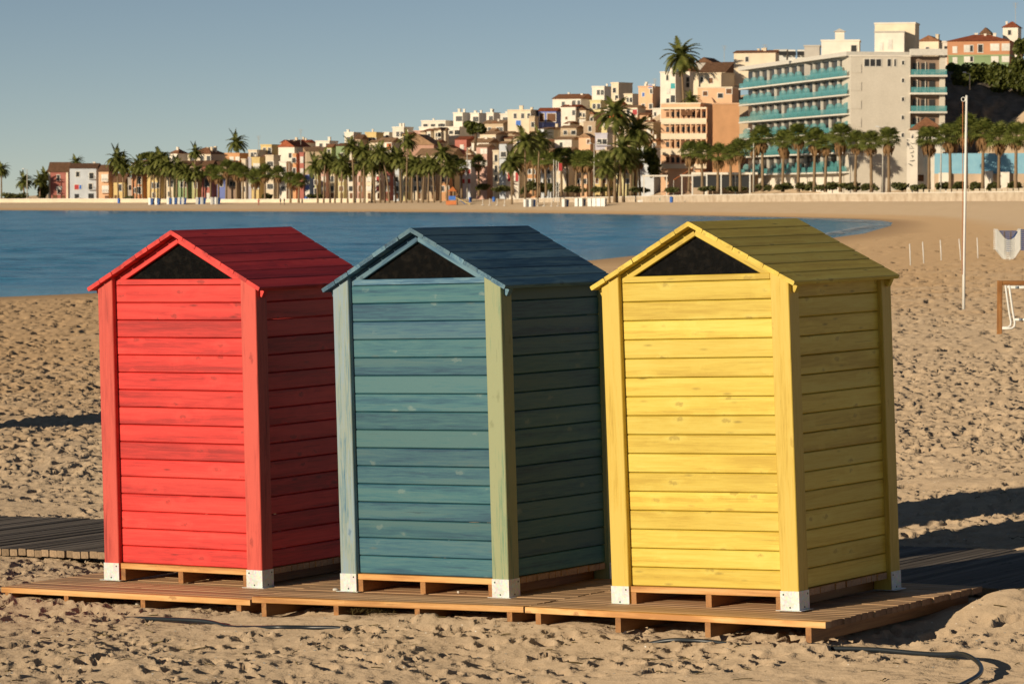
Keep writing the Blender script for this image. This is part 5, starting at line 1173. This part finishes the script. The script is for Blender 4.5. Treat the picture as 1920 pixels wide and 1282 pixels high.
lamp(1818, 160, 138, 'small lamp on the slope behind the flagpole', 1, D=740)
lamp(1764, 354, 262, 'lamp post beside the pavilion', 1)
for i, u in enumerate((1038, 1043, 1047)):
    b = P(u, 370, 858); o = empty('beach_flagpole', b, (0,0,0), '%s of three thin white flagpoles at the beach entrance' % ('leftmost','middle','rightmost')[i], 'flagpole', 'three beach entrance flagpoles')
    H = (70-2*i)*858/F_PX; MB().tube([(0,0,-1),(0,0,H)], [.11,.07], 6).build('pole', M['white_paint'], o)
    if i == 2: MB().box(.08,.9,-.02,.02,H-2.2,H-.3).build('flag', M['shut_red'], o)
    MB().tube([(0,0,H),(0,0,H+.12)], [.10,.02], 6).build('finial', M['white_paint'], o)
# aerials on the skyline
for i, (u, y0, y1, D) in enumerate(((564,262,243,1060),(485,276,255,1080),(1358,108,86,940),(1434,98,84,892),(1904,42,6,836),(1228,152,148,905))):
    b = P(u, y0+6, D); H = (y0+6-y1)*D/F_PX; o = empty('aerial', b, (0,0,0), 'thin rooftop aerial, %s from the left on the skyline' % ORD[(1,0,3,4,5,2)[i]], 'aerial', 'rooftop aerials')
    MB().tube([(0,0,-1),(0,0,H)], .06, 5).build('mast', M['pole'], o)
    cb = MB(); 
    for q in range(4): cb.tube([(-.7+.1*q,0,H-.35*q-.1),(.7-.1*q,0,H-.35*q-.1)], .03, 4)
    cb.build('elements', M['pole'], o)

# ------------------------------------------------------------------ cafe canopy under the hotel
cf = empty('cafe_canopy', P(1296,352,797), (0,0,rad(-6)), 'long white cafe canopy with glazed front below the hotel', 'canopy', None)
MB().box(0, 15.2, 0, 6, 3.0, 3.5).build('roof', WM['white'], cf)
for q in range(5): MB().box(.1+q*3.3, .4+q*3.3, .0, .3, -2, 2.99).build('post', M['white_paint'], cf)
for q in range(4): MB().box(.45+q*3.3, 3.35+q*3.3, .12, .18, .0, 2.7).build('pane', M['pane'], cf)
MB().box(0, 15.2, 5.6, 6, -2, 2.99).build('back_wall', WM['tan'], cf)
aw = empty('awning', P(1262,350,wall_D(1270)+10), (0,0,rad(-10)), 'sloping terracotta awning before the peach apartments', 'awning', None)
MB().add([(0,0,1.6),(5,-.0,4.6),(5,3,4.6),(0,3,1.6),(0,0,1.5),(5,0,4.5),(5,3,4.5),(0,3,1.5)],[(0,1,2,3),(7,6,5,4),(0,4,5,1)]).build('cloth', M['shut_orange'], aw)
for q in (.1, 4.9): MB().box(q-.06, q+.06, .05, .2, -2, 1.6+q*.58).build('post', M['pole'], aw)
for i, u in enumerate((1228, 1300)):
    o = empty('pergola', P(u,352,wall_D(u)+8), (0,0,0), 'white pergola by the %s' % ('parked cars' if i == 0 else 'terracotta awning'), 'pergola', None)
    MB().box(-3,3,-1,1,2.6,3.0).build('roof', WM['white'], o)
    for q in (-2.8,2.6): MB().box(q,q+.25,-.9,-.65,-2,2.59).build('post', WM['white'], o)
# terrace parapet with white blocks at the right
pb0 = P(1702, 356, wall_D(1702)+.6)
pr_ = empty('terrace_parapet', pb0, (0,0,0), 'row of white parapet blocks on top of the right sea wall', 'parapet', None)
for q in range(22):
    u = 1702+q*10.5; c = P(u, 357, wall_D(u)+.6)-pb0; zt_ = float(np.interp(u, [960,1150,1300,1500,1920,2100],[2.1,2.6,3.0,3.2,3.5,3.6]))+.17-pb0.z
    MB().box(c.x, c.x+.75, c.y, c.y+.5, zt_, zt_+.55).build('block', WM['cream'], pr_)

# ------------------------------------------------------------------ cars on the promenade
M['tyre'] = plain('tyre', (.02,.02,.02), .8); M['car_teal'] = plain('teal_car_paint', (.05,.26,.28), .25, .5, .03); M['car_black'] = plain('black_car_paint', (.015,.015,.018), .25, .5, .03); M['car_white'] = plain('white_car_paint', (.75,.74,.70), .25, .5, .03)
def car(u, D, m, label, yaw=0):
    b = P(u, 360, D); b.z = ground_z(b.x, b.y)
    root = empty('parked_car', b, (0,0,rad(yaw)), label, 'car', 'cars parked on the promenade')
    MB().prism([(-2.1,.35),(2.1,.35),(2.15,.75),(1.3,.95),(.75,1.45),(-1.2,1.48),(-1.9,1.0),(-2.15,.8)], -.85, .85).build('body', m, root)
    MB().prism([(.62,1.36),(1.08,.98),(-1.65,1.0),(-1.12,1.38)][::-1], -.87, .87).build('window', M['pane'], root)
    for x_ in (-1.35,1.3):
        for y_ in (-.78,.78):
            wbm = MB(); wbm.tube([(x_,y_-.1,.33),(x_,y_+.1,.33)], .33, 12); wh = wbm.build('wheel', M['tyre'], root)
            MB().tube([(x_,y_-.11,.33),(x_,y_+.11,.33)], .19, 10).build('rim', M['lamp_head'], wh)
    for y_ in (-.6,.6): MB().box(2.1,2.17,y_-.15,y_+.15,.62,.76).build('headlight', M['lamp_head'], root)
car(1253, wall_D(1253)+5, M['car_teal'], 'teal car parked behind the sea wall', 5)
car(1222, wall_D(1222)+6, M['car_black'], 'black car parked left of the teal car', 10)
car(1206, wall_D(1206)+6, M['car_black'], 'second black car beside the hedge', 8)
car(154, wall_D(154)+6, M['car_white'], 'white car before the pale blue seafront house', 3)

# ------------------------------------------------------------------ far beach: loungers, parasols, play equipment, bins, people
def stack(u, v, label, tilt=0):
    b = G(u, v); root = empty('lounger_stack', b, (0,0,rad(-20+tilt)), label, 'lounger stack', 'stacks of loungers on the far beach')
    MB().box(-.7,-.1,-.5,.5,0,1.9).build('white_frames', M['white_plastic'], root)
    MB().add([(-.08,-.5,0),(.5,-.5,0),(.5,.5,0),(-.08,.5,0),(.1,-.5,1.8),(.75,-.5,1.7),(.75,.5,1.7),(.1,.5,1.8)], [(3,2,1,0),(4,5,6,7),(0,1,5,4),(1,2,6,5),(2,3,7,6),(3,0,4,7)]).build('blue_slings', M['blue_strap'], root)
    for q in range(3): MB().box(-.74,.0,-.54,-.51,.3+.5*q,.42+.5*q).build('rail', M['white_paint'], root)
sl_ = [(284,384),(296,384),(318,383),(328,383),(338,383),(345,383),(372,383),(381,383),(400,383),(408,383),(988,388),(998,388),(1060,388),(1084,387),(1092,387),(1108,387),(1116,387),(1124,387),(1132,387)]
for i, (u, v) in enumerate(sl_): stack(u, v, ('%s lounger stack from the left on the left far beach' % ORD[i]) if i < 10 else ('%s lounger stack from the left before the long sea wall' % ORD[i-10]), i*5)
for i, (u, v) in enumerate(((905,385),(918,385),(932,385),(946,386),(1008,387),(1020,387),(1034,387),(1046,387))):
    b = G(u, v); o = empty('parasol_base', b, (0,0,0), '%s bare white parasol stand from the left on the far beach' % ORD[i], 'parasol stand', 'bare parasol stands')
    MB().tube([(0,0,0),(0,0,.15)], [.4,.3], 10).build('base', M['white_paint'], o); MB().tube([(0,0,.1),(0,0,1.8)], .06, 6).build('pole', M['white_paint'], o)
pg = G(858, 384); pgo = empty('playground', pg, (0,0,rad(-12)), 'beach playground tower with blue and orange panels and two slides', 'playground', None)
for q in (-2.4,-.4):
    for y_ in (0,1.6): MB().box(q-.08,q+.08,y_-.08,y_+.08,-.3,3.4).build('post', M['joist'], pgo)
MB().box(-2.3,-.5,-.12,-.09,1.2,2.2).build('blue_panel', M['shut_blue'], pgo); MB().box(-3.0,-.3,-.2,-.15,.0,1.0).build('orange_panel', M['shut_orange'], pgo)
ob('roof', mesh('roof', [(-2.6,-.3,3.4),(-.2,-.3,3.4),(-.2,1.9,3.4),(-2.6,1.9,3.4),(-1.4,.8,4.6)], [(0,1,4),(1,2,4),(2,3,4),(3,0,4),(3,2,1,0)], M['shut_orange']), pgo)
MB().add([(-.4,-.4,1.9),(-.4,.3,1.9),(3.4,.3,.2),(3.4,-.4,.2),(-.4,-.4,1.7),(-.4,.3,1.7),(3.4,.3,.0),(3.4,-.4,.0)], [(0,3,2,1),(4,5,6,7),(0,4,7,3),(1,2,6,5)]).build('yellow_slide', WM['yellow'], pgo)
MB().add([(-.4,.9,1.9),(-.4,1.5,1.9),(1.8,1.5,.1),(1.8,.9,.1),(-.4,.9,1.75),(-.4,1.5,1.75),(1.8,1.5,.0),(1.8,.9,.0)], [(0,3,2,1),(4,5,6,7),(0,4,7,3),(1,2,6,5)]).build('blue_slide', M['shut_blue'], pgo)
for i, (u, v, lb) in enumerate(((56,380,'blue bin on the far left promenade'),(223,381,'blue bin before the low ochre house'),(574,378,'blue bin beside the cobalt house'),(882,379,'blue bin right of the playground slides'),(926,379,'blue bin before the pink tall house'),(1259,380,'blue bin below the parked cars'),(1388,377,'blue bin below the hotel sea wall'),(1503,376,'blue bin below the first hotel hedges'),(1617,376,'blue bin below the concrete hotel wing'))):
    b = G(u, v); o = empty('litter_bin', b, (0,0,0), lb, 'bin', 'blue bins along the far beach')
    MB().tube([(0,0,-.2),(0,0,1.2)], [.38,.45], 10).build('body', M['shut_blue'], o); MB().tube([(0,0,1.205),(0,0,1.4)], [.47,.2], 10).build('lid', M['shut_blue'], o)
# people far away on the beach
M['cloth_dark'] = plain('dark_clothes', (.03,.03,.04), .9); M['cloth_red'] = plain('red_clothes', (.45,.04,.04), .9); M['skin'] = plain('skin', (.45,.26,.17), .6); M['hair'] = plain('hair', (.03,.02,.015), .6)
def person(u, v, m, label, seed, D=None):
    b = G(u, v); r = random.Random(seed); st = r.uniform(.12,.24)
    root = empty('person', b, (0,0,r.uniform(-1,1)), label, 'person', 'people on the far beach')
    J = [(0,0,.95),(0,0,1.2),(0,0,1.45),(0,0,1.55),(.2,0,1.42),(.27,.05,1.15),(.25,.15,.9),(-.2,0,1.42),(-.27,-.05,1.15),(-.25,-.12,.9),(.1,0,.9),(.11,st,.5),(.1,st*.6,.06),(-.1,0,.9),(-.11,-st,.5),(-.1,-st*1.2,.06),(.1,st*.6+.14,.03),(-.1,-st*1.2+.14,.03),(0,0,1.68),(0,0,1.78)]
    Eg = [(0,1),(1,2),(2,3),(2,4),(4,5),(5,6),(2,7),(7,8),(8,9),(0,10),(10,11),(11,12),(0,13),(13,14),(14,15),(12,16),(15,17),(3,18),(18,19)]
    Rr = [.15,.14,.13,.06,.065,.05,.035,.065,.05,.035,.09,.065,.045,.09,.065,.045,.04,.04,.10,.07]
    me = bpy.data.meshes.new('body'); me.from_pydata(J, Eg, []); o = bpy.data.objects.new('body', me); link(o, root); me.materials.append(m)
    sm = o.modifiers.new('skin', 'SKIN')
    for i, q in enumerate(Rr): me.skin_vertices[0].data[i].radius = (q, q)
    me.skin_vertices[0].data[0].use_root = True
    o.modifiers.new('sub', 'SUBSURF').levels = 1
    hb_ = MB(); hb_.tube([(0,-.02,1.66),(0,-.02,1.76),(0,-.01,1.83)], [.11,.115,.05], 8); hb_.build('hair', M['hair'], root)
person(526, 384, M['cloth_dark'], 'dark clothed person at the left of the pair on the far beach', 1)
person(533, 384, M['cloth_dark'], 'dark clothed person at the right of the pair on the far beach', 2)
person(485, 385, M['cloth_red'], 'person in red walking alone on the far beach', 3)
# small white boat upturned on the sand, benches of stone by the wall
for i, (u, v, w_, lb) in enumerate(((1208,379,3.2,'upturned white boat on the sand before the sea wall'),(155,378,3.4,'upturned white boat before the pale blue house'))):
    b = G(u, v); bt = MB(); n = 9
    secs = []
    for q in range(n):
        s = q/(n-1)*2-1; ww2 = .75*math.sqrt(max(0,1-abs(s)**2.4))+.03; hh = .65*(1-.45*abs(s)**3)
        secs.append([(s*w_/2, ww2*math.cos(a), hh*math.sin(a)) for a in [math.pi*j/6 for j in range(7)]])
    for q in range(n-1):
        for j in range(6): bt.add([secs[q][j],secs[q+1][j],secs[q+1][j+1],secs[q][j+1]], [(0,1,2,3)])
    o = bt.build('rowing_boat', M['white_paint'], None, b, (0,0,rad(8))); tag(o, lb, 'boat', 'upturned boats')

# ------------------------------------------------------------------ hut added out of view at left, to lay a shadow across the sand
ex = copy_tree(roots[0]); ex['label'] = 'red hut added left of the view to cast a shadow on the sand'
ex.location = (-10.3, 40.6, ground_z(-10.3, 40.6)+.04); ex['group'] = 'added shadow casters out of view'
